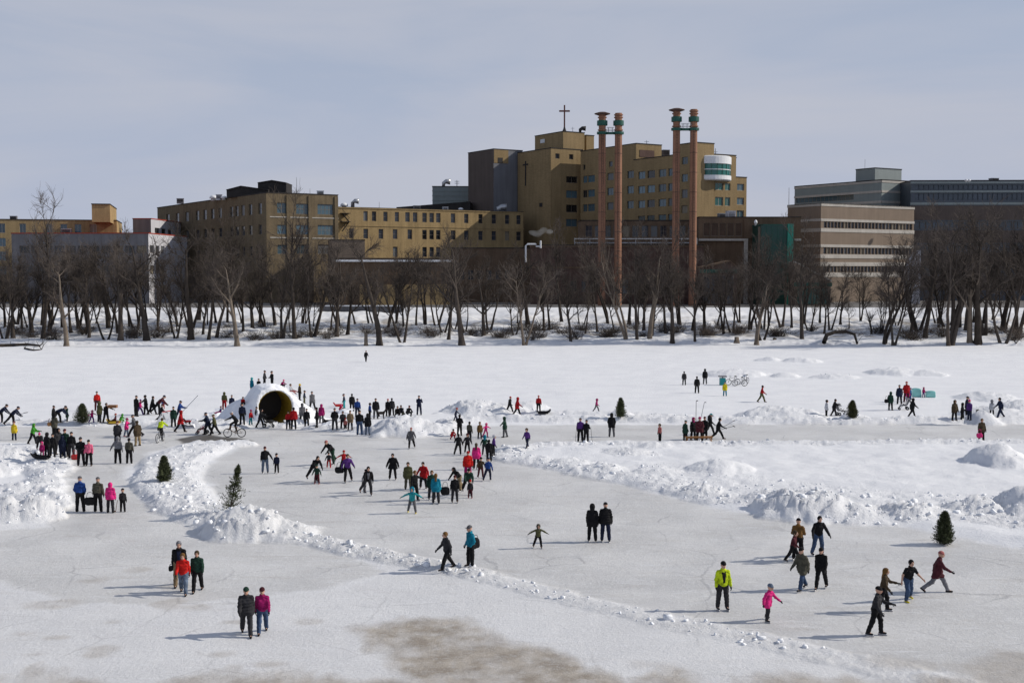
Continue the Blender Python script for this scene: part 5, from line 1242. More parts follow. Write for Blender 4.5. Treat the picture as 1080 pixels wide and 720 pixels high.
# ------------------------------------------------------------------ everyone on the river
# x, y of the feet in photo pixels, height m, pose, facing deg (0 to camera, 90 right), jacket style, jacket, trousers, hat, hat colour, footwear, label
PEOPLE = [
 (1, 446, 1.7, 'bend2', 90, 'short', 'n', 'k', 'beanie', 'k', 'b', 'navy-clad person stooping at the left picture edge'),
 (13, 449, 1.75, 'bend2', 90, 'short', 'n', 'k', 'beanie', 'n', 'b', 'stooping hockey player in navy swinging a stick, far left'),
 (15, 464, 1.38, 'stand', 180, 'coat', 'Y', 'n', 'beanie', 'a', 'b', 'child in bright yellow jacket near the left edge'),
 (34.5, 468, 1.5, 'push', 90, 'short', 'v', 'k', 'hood', 'v', 'b', 'person in bright green jacket leaning right, far left group'),
 (42, 476, 1.45, 'bend2', 20, 'short', 'c', 'k', 'pom', 'p', 'b', 'stooping person with a pink hat in the left crowd'),
 (44.5, 482, 1.0, 'stand', 0, 'coat', 'm', 'm', 'hood', 'p', 'b', 'small child in dark pink snowsuit at the front of the left crowd'),
 (49.5, 481, 1.55, 'pocket', 150, 'coat', 'k', 'k', 'hood', 'k', 'b', 'hooded person in black beside the dark pink child'),
 (55.5, 482, 1.55, 'stand', 180, 'short', 'k', 'k', 'beanie', 'k', 'b', 'slim person in black in the middle of the left crowd'),
 (57.5, 461, 1.85, 'stand2', 150, 'coat', 'x', 'k', 'hood', 'k', 'b', 'tall person in dark olive behind the left crowd holding a brown bag'),
 (61.5, 479, 1.78, 'stand', 60, 'coat', 'c', 'k', 'hood', 'k', 'b', 'hooded person in charcoal within the left crowd'),
 (66, 483, 1.5, 'pocket', 180, 'long', 'n', 'n', 'hood', 'n', 'b', 'person in a long navy coat at the front of the left crowd'),
 (69, 481, 1.85, 'stand', 0, 'coat', 'd', 'k', 'beanie', 'a', 'b', 'tall person in dark green with a maroon hat, left crowd'),
 (75.5, 483, 1.75, 'stand', 180, 'short', 'k', 'c', 'beanie', 'k', 'b', 'person in black with back turned at the right end of the left crowd'),
 (85.5, 491, 1.85, 'stand2', 10, 'short', 'k', 'k', 'cap', 'c', 'b', 'man in black beside the woman in light pink, left'),
 (94, 491, 1.68, 'stand', 10, 'short', 'P', 'k', 'beanie', 'k', 'b', 'woman in light pink jacket and black trousers beside a man in black'),
 (61, 446, 1.75, 'bend', 90, 'short', 'n', 'k', 'beanie', 'k', 'b', 'person bent double in navy left of the rounded evergreen'),
 (56.5, 447, 1.5, 'stand', 90, 'short', 'k', 'k', 'beanie', 'k', 'b', 'dark figure behind the bent-over person at far left'),
 (71, 446, 1.2, 'stand', -60, 'coat', 'd', 'k', 'hood', 'd', 'b', 'child in dark green coat left of the rounded evergreen'),
 (102.5, 433, 1.72, 'stand', 200, 'short', 'R', 'a', 'beanie', 'k', 'b', 'person in orange-red jacket on the snow behind the rounded evergreen'),
 (97, 446, 1.05, 'armsout', 60, 'short', 'm', 'u', 'hood', 'm', 'b', 'small child in magenta beside the rounded evergreen'),
 (105, 445.5, 1.7, 'stand2', 150, 'coat', 'o', 'c', 'hood', 'o', 'b', 'adult in olive green hooded jacket right of the rounded evergreen'),
 (112, 445.5, 1.6, 'reach', 60, 'short', 'k', 'k', 'hair', 'k', 'b', 'person in black holding out a brown box by the evergreen'),
 (121.5, 446, 1.1, 'sled', -70, 'short', 'a', 'k', 'beanie', 'r', 'b', 'child in dark red sitting on the yellow sled'),
 (127, 445.5, 1.0, 'crouch', 150, 'short', 'v', 'v', 'hood', 'v', 'b', 'tiny child in green crouching right of the yellow sled'),
 (124, 470, 1.75, 'stand2', 180, 'puffy', 'c', 'k', 'beanie', 'a', 'b', 'person in charcoal puffy jacket behind the hand-holding couple'),
 (124.3, 488.5, 1.75, 'hold', 180, 'short', 'G', 'k', 'hood', 'G', 'b', 'grey-jacketed person of the hand-holding couple seen from behind'),
 (136.3, 488.5, 1.65, 'stand', 180, 'short', 'x', 'k', 'hair', 'k', 'b', 'darker dressed partner of the hand-holding couple seen from behind'),
 (133.5, 460, 1.38, 'reach', 90, 'coat', 'p', 'J', 'beanie', 'm', 'rb', 'child in hot pink coat reaching to an adult in grey'),
 (142, 461, 1.75, 'stride', -90, 'short', 'g', 'k', 'beanie', 'g', 'sk', 'adult in grey skating behind the man in brown'),
 (145.3, 470, 1.8, 'pocket', -130, 'coat', 'h', 'e', 'hair', 'h', 'b', 'man in brown jacket and tan trousers, left plaza'),
 (143.7, 439, 1.78, 'stand', 150, 'short', 'k', 'k', 'beanie', 'k', 'b', 'adult in black with the pink-vested child, far left snow'),
 (147.5, 437.5, 1.4, 'walk', 90, 'short', 'p', 'u', 'beanie', 'u', 'b', 'child in pink top walking beside an adult in black'),
 (154, 437, 1.7, 'reach', -90, 'short', 'k', 'k', 'hair', 'k', 'b', 'person in black reaching left toward the pink-topped child'),
 (160.7, 437, 1.65, 'walk', 90, 'coat', 'k', 'k', 'hair', 'k', 'b', 'slim person in black walking right, left of the maroon jacket'),
 (167, 437, 1.85, 'bend2', 90, 'short', 'a', 'k', 'beanie', 'n', 'b', 'person in maroon leaning to the right near the goal net'),
 (172.3, 431, .95, 'stand', 0, 'short', 'B', 'r', 'beanie', 'b', 'b', 'tiny child in blue jacket and red trousers, left snow'),
 (170, 444.5, 1.5, 'stride', 120, 'short', 'k', 'k', 'beanie', 'k', 'b', 'person in black striding left of the goal net'),
 (169, 464, 1.72, 'ride', 170, 'short', 'l', 'k', 'hair', 'h', 'b', 'cyclist in bright lime jacket seen from behind, left'),
 (183, 450, 1.6, 'stand', 180, 'coat', 'd', 'k', 'beanie', 'k', 'b', 'person in dark green coat just right of the goal net'),
 (189, 442, 1.6, 'push', 90, 'short', 'b', 'n', 'cap', 'k', 'b', 'person in blue holding up the long pole'),
 (190.3, 455.5, 1.72, 'walk', 90, 'coat', 'r', 'k', 'hood', 'r', 'b', 'person in red coat walking right past the wet patch'),
 (219.3, 458, 1.72, 'push', -90, 'coat', 'n', 'k', 'beanie', 'n', 'b', 'adult in navy pushing the red-framed stroller left'),
 (226.5, 458.5, 1.62, 'walk', -90, 'short', 'o', 'k', 'cap', 'o', 'b', 'adult in olive green jacket behind the red-framed stroller'),
 (244.5, 435, 1.55, 'stand', 180, 'short', 'n', 'n', 'beanie', 'k', 'b', 'person in navy standing with back turned below the slide'),
 (249.5, 455.5, 1.70, 'ride', -90, 'short', 'k', 'k', 'cap', 'w', 'b', 'cyclist in black riding left past the snow mound'),
 (255.5, 448, 1.72, 'stand', 180, 'short', 'n', 'k', 'beanie', 'k', 'b', 'adult in dark navy just right of the riding cyclist'),
 (264.5, 448, 1.2, 'stand', 60, 'short', 'r', 't', 'beanie', 'm', 'b', 'child in red top and teal trousers left of the tunnel'),
 (270.3, 447, 1.4, 'stand', 90, 'short', 'c', 'k', 'beanie', 'c', 'b', 'person in charcoal standing by the left rim of the tunnel'),
 (274.5, 451, 1.55, 'push', 80, 'short', 'k', 'k', 'hair', 'k', 'b', 'person in black pushing the black stroller by the tunnel'),
 (304, 452.5, 1.42, 'stand', 180, 'short', 'r', 'k', 'beanie', 'k', 'b', 'shorter of two people in red jackets before the tunnel'),
 (309.7, 452.5, 1.72, 'stand', 180, 'puffy', 'r', 'k', 'hair', 'k', 'b', 'taller of two people in red jackets before the tunnel'),
 (319, 446.5, 1.7, 'walk', 200, 'coat', 'g', 'k', 'hood', 'g', 'b', 'hooded person in grey right of the tunnel'),
 (323.5, 450.5, 1.5, 'stand', 180, 'short', 'k', 'k', 'beanie', 'k', 'b', 'shorter person in black before the grey-hooded person'),
 (334.5, 450.5, 1.58, 'pocket', -80, 'coat', 'k', 'k', 'hair', 'k', 'b', 'person in black coat beside the magenta jacket, right of the mound'),
 (339, 446, 1.55, 'stand', 170, 'coat', 'm', 'g', 'hood', 'm', 'b', 'person in magenta coat right of the snow mound'),
 (353, 453.5, 1.72, 'pocket', 180, 'short', 'k', 'c', 'beanie', 'k', 'b', 'man in black jacket with back turned, right of the lying dog'),
 (361.7, 453.5, 1.5, 'stand2', 10, 'short', 'c', 'k', 'hair', 'k', 'b', 'adult in charcoal holding a red-clad child before them'),
 (364.3, 453.8, .95, 'stand', 0, 'short', 's', 'k', 'beanie', 'r', 'b', 'small red-clad child standing before an adult in charcoal'),
 (369.5, 453.5, 1.55, 'pocket', 0, 'coat', 'D', 'c', 'hair', 'h', 'b', 'person in beige-grey coat right of the red-clad child'),
 (363, 430.5, 1.3, 'stand', -90, 'short', 'n', 't', 'beanie', 'n', 'b', 'child in navy jacket and teal trousers on the far snow'),
 (358.5, 434, .95, 'crouch', 40, 'short', 'r', 'm', 'hood', 'p', 'b', 'tiny child in red and pink crouching left of the teal trousers'),
 (371.2, 433.5, 1.55, 'stand', 180, 'coat', 'k', 'k', 'hair', 'k', 'b', 'person in black on the far snow right of the teal trousers'),
 (377, 440, 1.6, 'stand', 180, 'short', 'b', 'n', 'beanie', 'n', 'b', 'person in blue jacket behind the pair in black and jeans'),
 (379.3, 458.5, 1.88, 'stand', 180, 'short', 'k', 'j', 'beanie', 'k', 'b', 'man in black jacket and blue jeans, left of the snow pile'),
 (387.7, 458.5, 1.62, 'stand', 170, 'coat', 'k', 'J', 'hood', 'k', 'b', 'hooded person in black with pale jeans, left of the snow pile'),
 (390, 441, 1.3, 'stand', 120, 'short', 'b', 'k', 'hair', 'k', 'b', 'child in blue beside the black-clad dog owner'),
 (396.3, 441.5, 1.72, 'stand', 180, 'puffy', 'k', 'g', 'beanie', 'k', 'b', 'person in black jacket and grey trousers left of the standing black dog'),
 (409, 439, 1.5, 'stand', 160, 'coat', 'k', 'k', 'beanie', 'r', 'b', 'person in black with a red hat behind the central snow pile'),
 (413.3, 438, 1.5, 'stand', 180, 'coat', 'c', 'k', 'hair', 'k', 'b', 'person in charcoal right of the red hat behind the pile'),
 (419, 440, 1.5, 'crouch', 10, 'short', 'k', 'k', 'hair', 'k', 'b', 'leftmost of three dark people sitting on the central snow pile'),
 (424, 439, 1.5, 'crouch', -10, 'short', 'c', 'k', 'hair', 'k', 'b', 'middle one of three dark people sitting on the central snow pile'),
 (430, 439.5, 1.5, 'crouch', 30, 'short', 'k', 'c', 'beanie', 'a', 'b', 'rightmost of three dark people sitting on the central snow pile'),
 (442, 437.5, 1.68, 'photo', 170, 'short', 'n', 'n', 'beanie', 'k', 'b', 'person in navy taking a picture at the right of the snow pile'),
 (433.5, 473, 1.5, 'skate2', 10, 'coat', 'g', 'k', 'beanie', 's', 'sk', 'skater in grey holding something white, alone above the rink'),
 (279.7, 499, 1.62, 'hold', 10, 'short', 'k', 'J', 'beanie', 'a', 'sk', 'man in black jacket and jeans leading a small child by the hand'),
 (292, 499, 1.2, 'stand', -10, 'short', 'n', 'k', 'beanie', 'k', 'sk', 'small child in navy held by the hand of a man in jeans'),
 (331.5, 508, 1.72, 'bend2', 35, 'short', 'k', 'k', 'hair', 'k', 'sk', 'adult in black bending over a learner in dark green'),
 (334.5, 510, 1.15, 'glide', 0, 'short', 'd', 'a', 'beanie', 'd', 'rb', 'small learner in dark green jacket and maroon trousers'),
 (350, 490, 1.75, 'bend2', -35, 'short', 'k', 'd', 'beanie', 's', 'sk', 'adult in black bending over a learner in red trousers'),
 (347, 493, 1.0, 'glide', 0, 'short', 'c', 'r', 'beanie', 'k', 'rb', 'small learner in dark jacket and red trousers'),
 (362.5, 495, 1.2, 'armsout', 20, 'short', 'r', 'k', 'beanie', 'r', 'sk', 'child in red with arms spread behind the purple jacket'),
 (366.3, 508.5, 1.7, 'skate2', 20, 'short', 'u', 'k', 'hair', 'h', 'sk', 'skater in purple and white carrying a dark bag'),
 (388, 522, 1.68, 'skate', 15, 'short', 'k', 'c', 'hair', 'k', 'sk', 'leading man in black skating with open jacket, left of centre'),
 (384.5, 519, 1.3, 'skate2', 60, 'short', 'G', 'g', 'beanie', 'k', 'sk', 'child in pale grey partly hidden behind the leading man in black'),
 (414.5, 506, 1.58, 'glide', 0, 'cape', 'k', 'k', 'hair', 'k', 'sk', 'lone skater in a flaring black coat'),
 (430.5, 517, 1.58, 'stand', 0, 'coat', 'o', 'x', 'hair', 'h', 'sk', 'skater in olive coat at the left of the group in centre'),
 (437.2, 528, 1.62, 'reach', 40, 'short', 'k', 'k', 'hair', 'H', 'sk', 'skater in black behind the teal child'),
 (446.8, 515.5, 1.55, 'glide', -10, 'coat', 'r', 'k', 'hair', 'k', 'sk', 'skater in dark red coat in the centre-left group'),
 (434.8, 541, 1.38, 'armsout', 0, 'short', 't', 'g', 'hood', 'T', 'yb', 'child in turquoise jacket with outstretched arms and a yellow boot'),
 (455.5, 527, 1.58, 'stand', 10, 'coat', 'd', 'c', 'long', 'H', 'sk', 'long-haired skater in dark green left of the blue coat'),
 (459.7, 531.5, 1.6, 'stand', 180, 'coat', 'T', 'c', 'long', 'H', 'sk', 'long-haired skater in bright blue coat seen from behind'),
 (479.7, 530, 1.45, 'stand', 10, 'short', 'k', 'c', 'beanie', 'a', 'sk', 'slim skater in black jacket with the round black bag'),
 (484, 518, 1.52, 'bend2', -40, 'short', 'k', 'e', 'hood', 'k', 'sk', 'stooping hooded skater in black with pale trousers'),
 (493.3, 522, 1.68, 'bend2', 10, 'short', 'd', 'k', 'beanie', 'k', 'sk', 'adult in dark green stooping over the child at the group front'),
 (496, 525, 1.0, 'stand', 0, 'short', 'c', 'a', 'beanie', 'r', 'rb', 'small child with red hat and maroon trousers at the group front'),
 (493.5, 506, 1.68, 'stand', 10, 'puffy', 'R', 'm', 'beanie', 'r', 'sk', 'skater in bright red jacket in the middle of the dense group'),
 (480.5, 444, 1.1, 'skate2', 80, 'short', 'n', 'n', 'beanie', 'r', 'b', 'child in navy with red hat leaning on the far ridge'),
 (484.7, 460, 1.6, 'stand2', 160, 'short', 'k', 'k', 'hair', 'k', 'sk', 'adult in black at the top of the dense skating group'),
 (476.5, 463, 1.1, 'crouch', 30, 'short', 'r', 'r', 'beanie', 'k', 'sk', 'child in red crouching at the left top of the dense group'),
 (483.5, 480, 1.45, 'skate2', 180, 'short', 'k', 'k', 'hair', 'k', 'sk', 'slim skater in black leaning left in the dense group'),
 (495, 466, 1.45, 'stand', 150, 'short', 'x', 'k', 'hair', 'k', 'sk', 'skater in dark camouflage jacket at the back of the group'),
 (506, 463, 1.25, 'stand', 20, 'coat', 'H', 'k', 'hair', 'h', 'sk', 'child in brown-orange coat left of the small pink child'),
 (512.3, 461, 1.05, 'armsout', 50, 'short', 'p', 'p', 'hood', 'p', 'sk', 'small child in hot pink at the back right of the group'),
 (502.3, 495, 1.62, 'stand', 180, 'coat', 'p', 'k', 'long', 'h', 'sk', 'skater in pink jacket and black trousers seen from behind'),
 (493, 478, 1.35, 'glide', 0, 'short', 'c', 'k', 'beanie', 'a', 'sk', 'child in charcoal with maroon hat in the dense group'),
 (511, 480, 1.32, 'glide', 170, 'short', 'd', 'c', 'hood', 'T', 'sk', 'child in dark teal right of the pink jacket'),
 (515.8, 487, 1.42, 'stand', 180, 'short', 'k', 'k', 'hair', 'k', 'sk', 'skater in black at the right side of the dense group'),
 (520.5, 481, 1.38, 'reach', 100, 'short', 'u', 'k', 'hair', 'w', 'sk', 'skater in dark purple reaching right from the dense group'),
 (507, 504, 1.25, 'glide', 10, 'short', 'h', 'a', 'beanie', 'k', 'sk', 'child in brown left of the child with a blue stripe'),
 (514.8, 507, 1.35, 'skate2', 170, 'short', 'b', 'n', 'beanie', 'n', 'sk', 'child in blue jacket at the lower right of the dense group'),
 (532.5, 461, 1.55, 'reach', -100, 'coat', 'd', 'g', 'hood', 'd', 'b', 'person in dark green coat standing right of the dense group'),
 (556, 472.5, 1.38, 'walk', -30, 'short', 'u', 'n', 'hair', 'h', 'sk', 'child in dark purple alone right of the dense group'),
 (537.5, 435, 1.45, 'walk', 60, 'short', 'k', 'k', 'beanie', 'r', 'b', 'person in black with red hat walking behind the ridge'),
 (545.3, 438, 1.62, 'walk', 100, 'coat', 'r', 'k', 'hood', 'r', 'b', 'left of two people in red jackets behind the central ridge'),
 (568, 434.5, 1.45, 'stand', 170, 'short', 'r', 'k', 'beanie', 'r', 'b', 'right of two people in red jackets, beside the dark sled'),
 (471.5, 600, 1.62, 'walk', -60, 'short', 'c', 'k', 'hair', 'H', 'b', 'fair-haired boy in grey jacket walking left below the rink centre'),
 (496.5, 597.5, 1.76, 'pocket', -60, 'short', 'T', 'k', 'cap', 'g', 'b', 'man in blue jacket and grey cap with a black shoulder bag'),
 (567.5, 578, 1.08, 'armsout', 10, 'short', 'o', 'k', 'hood', 'x', 'sk', 'child in olive green skating alone with arms held out'),
 (624.5, 571.5, 1.72, 'stand', 170, 'coat', 'k', 'k', 'hood', 'k', 'sk', 'person in black coat with back turned, left of a couple on the rink'),
 (638.5, 571.5, 1.78, 'stand', 180, 'puffy', 'k', 'n', 'beanie', 'k', 'sk', 'man in black jacket and navy jeans, right of a couple on the rink'),
 (612, 465.5, 1.72, 'stand', 170, 'short', 'u', 'k', 'beanie', 'k', 'b', 'skier in purple jacket on the far track'),
 (618.3, 466, 1.62, 'stand2', 150, 'short', 'k', 'k', 'beanie', 'k', 'b', 'skier in black beside the purple jacket, holding poles'),
 (645, 460.5, 1.78, 'pocket', 170, 'coat', 'k', 'g', 'hood', 'k', 'b', 'hooded person in black below the central pointed evergreen'),
 (629, 434, 1.18, 'walk', 70, 'short', 'm', 'g', 'hood', 'm', 'b', 'child in magenta walking on the far snow near centre'),
 (696, 465.5, 1.3, 'stand', -60, 'short', 's', 'k', 'hair', 'h', 'b', 'child in salmon jacket alone on the far track'),
 (721.5, 406, 1.5, 'stand', 180, 'short', 'c', 'c', 'hair', 'k', 'b', 'leftmost of three dark figures far out on the snow'),
 (735, 414.5, 1.72, 'stand', 180, 'short', 'k', 'k', 'hair', 'k', 'b', 'nearest of three dark figures far out on the snow'),
 (743.5, 405, 1.68, 'stand', 180, 'coat', 'k', 'g', 'hood', 'k', 'b', 'rightmost of three dark figures far out on the snow'),
 (764.5, 417.5, 1.4, 'stand', 180, 'coat', 'y', 'T', 'beanie', 'g', 'b', 'person in yellow jacket and teal trousers by the parked bicycles'),
 (722.5, 465.5, 1.55, 'pocket', 120, 'coat', 'd', 'k', 'beanie', 'd', 'b', 'person in dark green coat at the left end of the wooden bench'),
 (731, 464, 1.68, 'stand', 30, 'coat', 'k', 'k', 'hood', 'm', 'b', 'person in black with a pink hood by the wooden bench'),
 (737.7, 466, 1.85, 'stand2', 0, 'coat', 'a', 'k', 'beanie', 'm', 'b', 'tallest person in maroon behind the wooden bench'),
 (743.3, 463, 1.68, 'stand', -30, 'coat', 'k', 'k', 'beanie', 'a', 'b', 'person in black with maroon hat behind the wooden bench'),
 (748.7, 458, 1.65, 'walk', 70, 'short', 'k', 'k', 'beanie', 't', 'b', 'person in black with a turquoise hat and backpack'),
 (757.5, 463, 1.68, 'stride', 90, 'short', 'k', 'k', 'hair', 'k', 'b', 'person in black striding right with sticks from the bench'),
 (803.3, 424, 1.65, 'walk', 80, 'short', 'r', 'o', 'hair', 'k', 'b', 'person in red jacket and khaki trousers walking alone at the right'),
 (871.5, 438.5, 1.35, 'stand', 100, 'coat', 'w', 'k', 'hair', 'k', 'b', 'person in white patterned jacket left of the stroller pusher'),
 (879.5, 438.5, 1.5, 'push', 90, 'coat', 'k', 'k', 'hair', 'k', 'b', 'person in black pushing a stroller toward the olive evergreen'),
 (939, 432.5, 1.65, 'pocket', 130, 'coat', 'd', 'k', 'hood', 'd', 'b', 'person in dark green with a shoulder bag, right group'),
 (948.5, 426, 1.78, 'stand', 180, 'coat', 'n', 'k', 'beanie', 'k', 'b', 'tall person in navy beside the red jacket, right group'),
 (956, 424, 1.95, 'stand2', 180, 'puffy', 'r', 'a', 'beanie', 'r', 'b', 'tall person in bright red jacket, right group'),
 (957.3, 423, 1.2, 'stand', 150, 'coat', 'p', 'u', 'hood', 'p', 'b', 'child in pink and purple before the red jacket'),
 (960, 421, 1.1, 'stand', 100, 'short', 'B', 'b', 'beanie', 'b', 'b', 'child in light blue next to the ice blocks'),
 (974, 419, 1.0, 'stand', 20, 'short', 'm', 'u', 'hood', 'm', 'b', 'child in magenta standing between the two ice blocks'),
 (962, 439.5, 1.65, 'walk', 100, 'coat', 'k', 'k', 'hood', 'k', 'b', 'hooded person in black walking right below the ice blocks'),
 (1006.5, 443.5, 1.68, 'stand', 20, 'coat', 'h', 'k', 'hood', 'h', 'b', 'person in dark brown coat at the left of the right-hand trio'),
 (1014.7, 444.5, 1.55, 'stand2', 60, 'short', 'k', 'k', 'hood', 'k', 'b', 'person in black in the middle of the right-hand trio'),
 (1019.5, 441, 1.85, 'stand', 90, 'short', 'n', 'k', 'beanie', 'k', 'b', 'tall person in navy behind the pink-hatted child'),
 (1022.5, 443, 1.65, 'stand', -60, 'short', 'u', 'n', 'pom', 'p', 'b', 'person in purple jacket with a pink hat, right-hand trio'),
 (1046, 438.5, 1.35, 'stand', 170, 'coat', 'w', 'k', 'hood', 'G', 'b', 'person in white jacket near the right edge'),
 (1055, 440.5, 1.72, 'walk', -80, 'short', 'n', 'n', 'hair', 'k', 'b', 'person in navy walking beside the white jacket, right edge'),
 (1035, 465.5, 1.68, 'stand', 10, 'coat', 'h', 'k', 'hair', 'H', 'b', 'brown-haired person in dark coat on the far track at right, with something pink'),
 (386, 381.5, 1.6, 'walk', 170, 'short', 'k', 'c', 'beanie', 'k', 'b', 'solitary dark walker close to the far bank'),
 (84.5, 539.5, 1.84, 'pocket', 180, 'short', 'b', 'k', 'beanie', 'g', 'b', 'man in blue jacket and grey hat seen from behind, left foreground four'),
 (103.5, 539.5, 1.8, 'stand', 180, 'short', 'x', 'k', 'beanie', 'g', 'b', 'person in grey-brown jacket carrying a big black bag'),
 (116.5, 540.5, 1.56, 'stand', 180, 'puffy', 'p', 'c', 'hood', 'p', 'b', 'woman in hot pink jacket seen from behind beside a small child'),
 (129.5, 539.5, 1.2, 'stand', 180, 'short', 'c', 'k', 'beanie', 'k', 'b', 'small child in dark clothes at the right of the foreground four'),
 (189.5, 617.5, 1.85, 'walk2', 10, 'short', 'k', 'D', 'hair', 'G', 'b', 'balding man in black behind the red jacket, left foreground'),
 (193.5, 626, 1.66, 'walk', 8, 'short', 'R', 'J', 'hair', 'H', 'b', 'woman in bright red jacket and blue jeans, left foreground'),
 (208.5, 623.5, 1.66, 'walk2', 6, 'short', 'd', 'k', 'hair', 'h', 'b', 'boy in dark green jacket beside the red jacket, left foreground'),
 (260, 669.5, 1.74, 'walk', 14, 'puffy', 'c', 'c', 'cap', 'd', 'b', 'man in charcoal jacket and green cap, nearest couple'),
 (277, 667, 1.64, 'walk2', 10, 'short', 'm', 'j', 'beanie', 'a', 'b', 'woman in magenta jacket and jeans, nearest couple'),
 (762, 643.5, 1.78, 'stand', 10, 'short', 'l', 'c', 'beanie', 'k', 'sk', 'man in bright yellow jacket skating alone in the foreground'),
 (809, 655, 1.36, 'skate2', 40, 'coat', 'p', 'c', 'beanie', 'J', 'sk', 'girl in hot pink coat and blue hat skating'),
 (841.5, 591, 1.78, 'stand2', 160, 'short', 'H', 'k', 'beanie', 'k', 'sk', 'man in brown and mustard jacket behind the boy, right foreground'),
 (836.5, 593, 1.38, 'walk', 60, 'short', 'a', 'k', 'hair', 'h', 'sk', 'boy in dark maroon jacket before the brown and mustard jacket'),
 (862.5, 586, 1.76, 'glide', 10, 'short', 'k', 'j', 'hair', 'k', 'sk', 'man in black jacket and jeans at the back, right foreground'),
 (846, 622.5, 1.72, 'walk', -50, 'coat', 'x', 'j', 'beanie', 'k', 'sk', 'man in camouflage jacket and jeans, right foreground'),
 (866, 621.5, 1.66, 'walk2', -30, 'short', 'k', 'k', 'beanie', 'k', 'sk', 'woman dressed all in black beside the camouflage jacket'),
 (931.5, 645, 1.6, 'lookback', 70, 'short', 'h', 'k', 'long', 'H', 'sk', 'woman with long fair hair behind the woman in black'),
 (923.5, 670, 1.68, 'lookback', 60, 'short', 'c', 'k', 'beanie', 'k', 'sk', 'woman in dark grey skating closest to the camera at right'),
 (957.5, 633.5, 1.66, 'skate2', 20, 'tee', 'k', 'j', 'hair', 'k', 'yb', 'young man in black short-sleeved shirt and jeans'),
 (988.5, 624.5, 1.72, 'stride', 80, 'coat', 'a', 'G', 'beanie', 's', 'b', 'woman in maroon jacket, pale trousers and red hat walking right'),
]
for a in PEOPLE:
    person(*a, glove=not ('short-sleeved' in a[-1]))
UP = [  # people on the mound: photo pixel, distance behind the ridge
 (236.5, 424, 1.5, 'stand', 170, 'short', 'o', 'r', 'hood', 'o', 'b', 'hooded person in olive at the foot of the slide', .4),
 (232.5, 430, .95, 'sled', -90, 'short', 'u', 'p', 'beanie', 'm', 'b', 'child in purple sliding down the left end of the slide', -.2),
 (256, 433, 1.1, 'crouch', 20, 'short', 'r', 'k', 'hair', 'k', 'b', 'child in red crouching on the flank of the slide', -2.0),
 (265.5, 410, 1.15, 'stand', 150, 'long', 'T', 'D', 'hood', 't', 'b', 'child in teal pointed hood on top of the slide', .2),
 (273, 411, 1.1, 'crouch', 10, 'short', 'k', 'k', 'hair', 'k', 'b', 'dark crouching figure on top of the slide', 0),
 (279, 408, 1.15, 'stand', 80, 'coat', 'c', 'k', 'beanie', 'k', 'b', 'slim dark child standing left of the mound top', .1),
 (287, 406, 1.3, 'stand2', -40, 'short', 'k', 'k', 'beanie', 'k', 'b', 'person in black standing highest on the mound', .2),
 (297, 408, 1.0, 'crouch', 60, 'short', 'm', 'k', 'beanie', 'p', 'b', 'child in pink and black seated right of the mound top', .2),
 (307, 417, 1.15, 'sled', 70, 'short', 'w', 's', 'hair', 'h', 'b', 'child in pale clothes sliding down the right of the mound', 0),
 (316, 421, 1.4, 'stand', 120, 'short', 'h', 'k', 'hair', 'Y', 'b', 'slim youth with yellow scarf colours standing on the right flank', .3),
 (321, 427, 1.1, 'stand', 90, 'short', 'n', 'o', 'beanie', 'k', 'b', 'child in navy on the lower right flank of the mound', .2),
 (329.5, 433, 1.6, 'walk', -150, 'coat', 'g', 'k', 'beanie', 'k', 'b', 'man in grey jacket walking off the right end of the mound', .4)]
for *a, dy in UP: person(*a, Y=MY + dy, z=on_mound(a[0], a[1], MY + dy) - .03)
# ------------------------------------------------------------------ bicycles, strollers, dogs, bags, sticks and other things on the ice
RUB = mat('black_rubber', (0.02, 0.02, 0.02), 0.8, 0.2); BLK = mat('black_fabric', (0.016, 0.016, 0.018), 0.85, 0.15, var=.2, vscale=8)
REDM = mat('red_plastic', (0.45, 0.02, 0.02), 0.4, 0.4); YELM = mat('yellow_plastic', (0.62, 0.40, 0.02), 0.4, 0.4); WOOD = mat('warm_wood', (0.30, 0.15, 0.06), 0.7, 0.2, var=.3, vscale=6)
GREYM = mat('grey_fabric', (0.20, 0.20, 0.21), 0.85, 0.15, var=.2, vscale=8); PINKM = mat('pink_fabric', (0.55, 0.03, 0.16), 0.8, 0.2); TEALM = mat('teal_plastic', (0.02, 0.25, 0.26), 0.5, 0.3)
ICEB = mat('turquoise_ice', (0.22, 0.55, 0.52), 0.25, 0.5, var=.15, vscale=2.0); BRNM = mat('brown_card', (0.25, 0.12, 0.06), 0.8, 0.2)
def ring(mb, c, R, r, n=24, ax='x', k=5):
    mb.tube([np.array(c) + (R * math.cos(2 * math.pi * i / n), 0, R * math.sin(2 * math.pi * i / n)) for i in range(n)], r, k, closed=True)
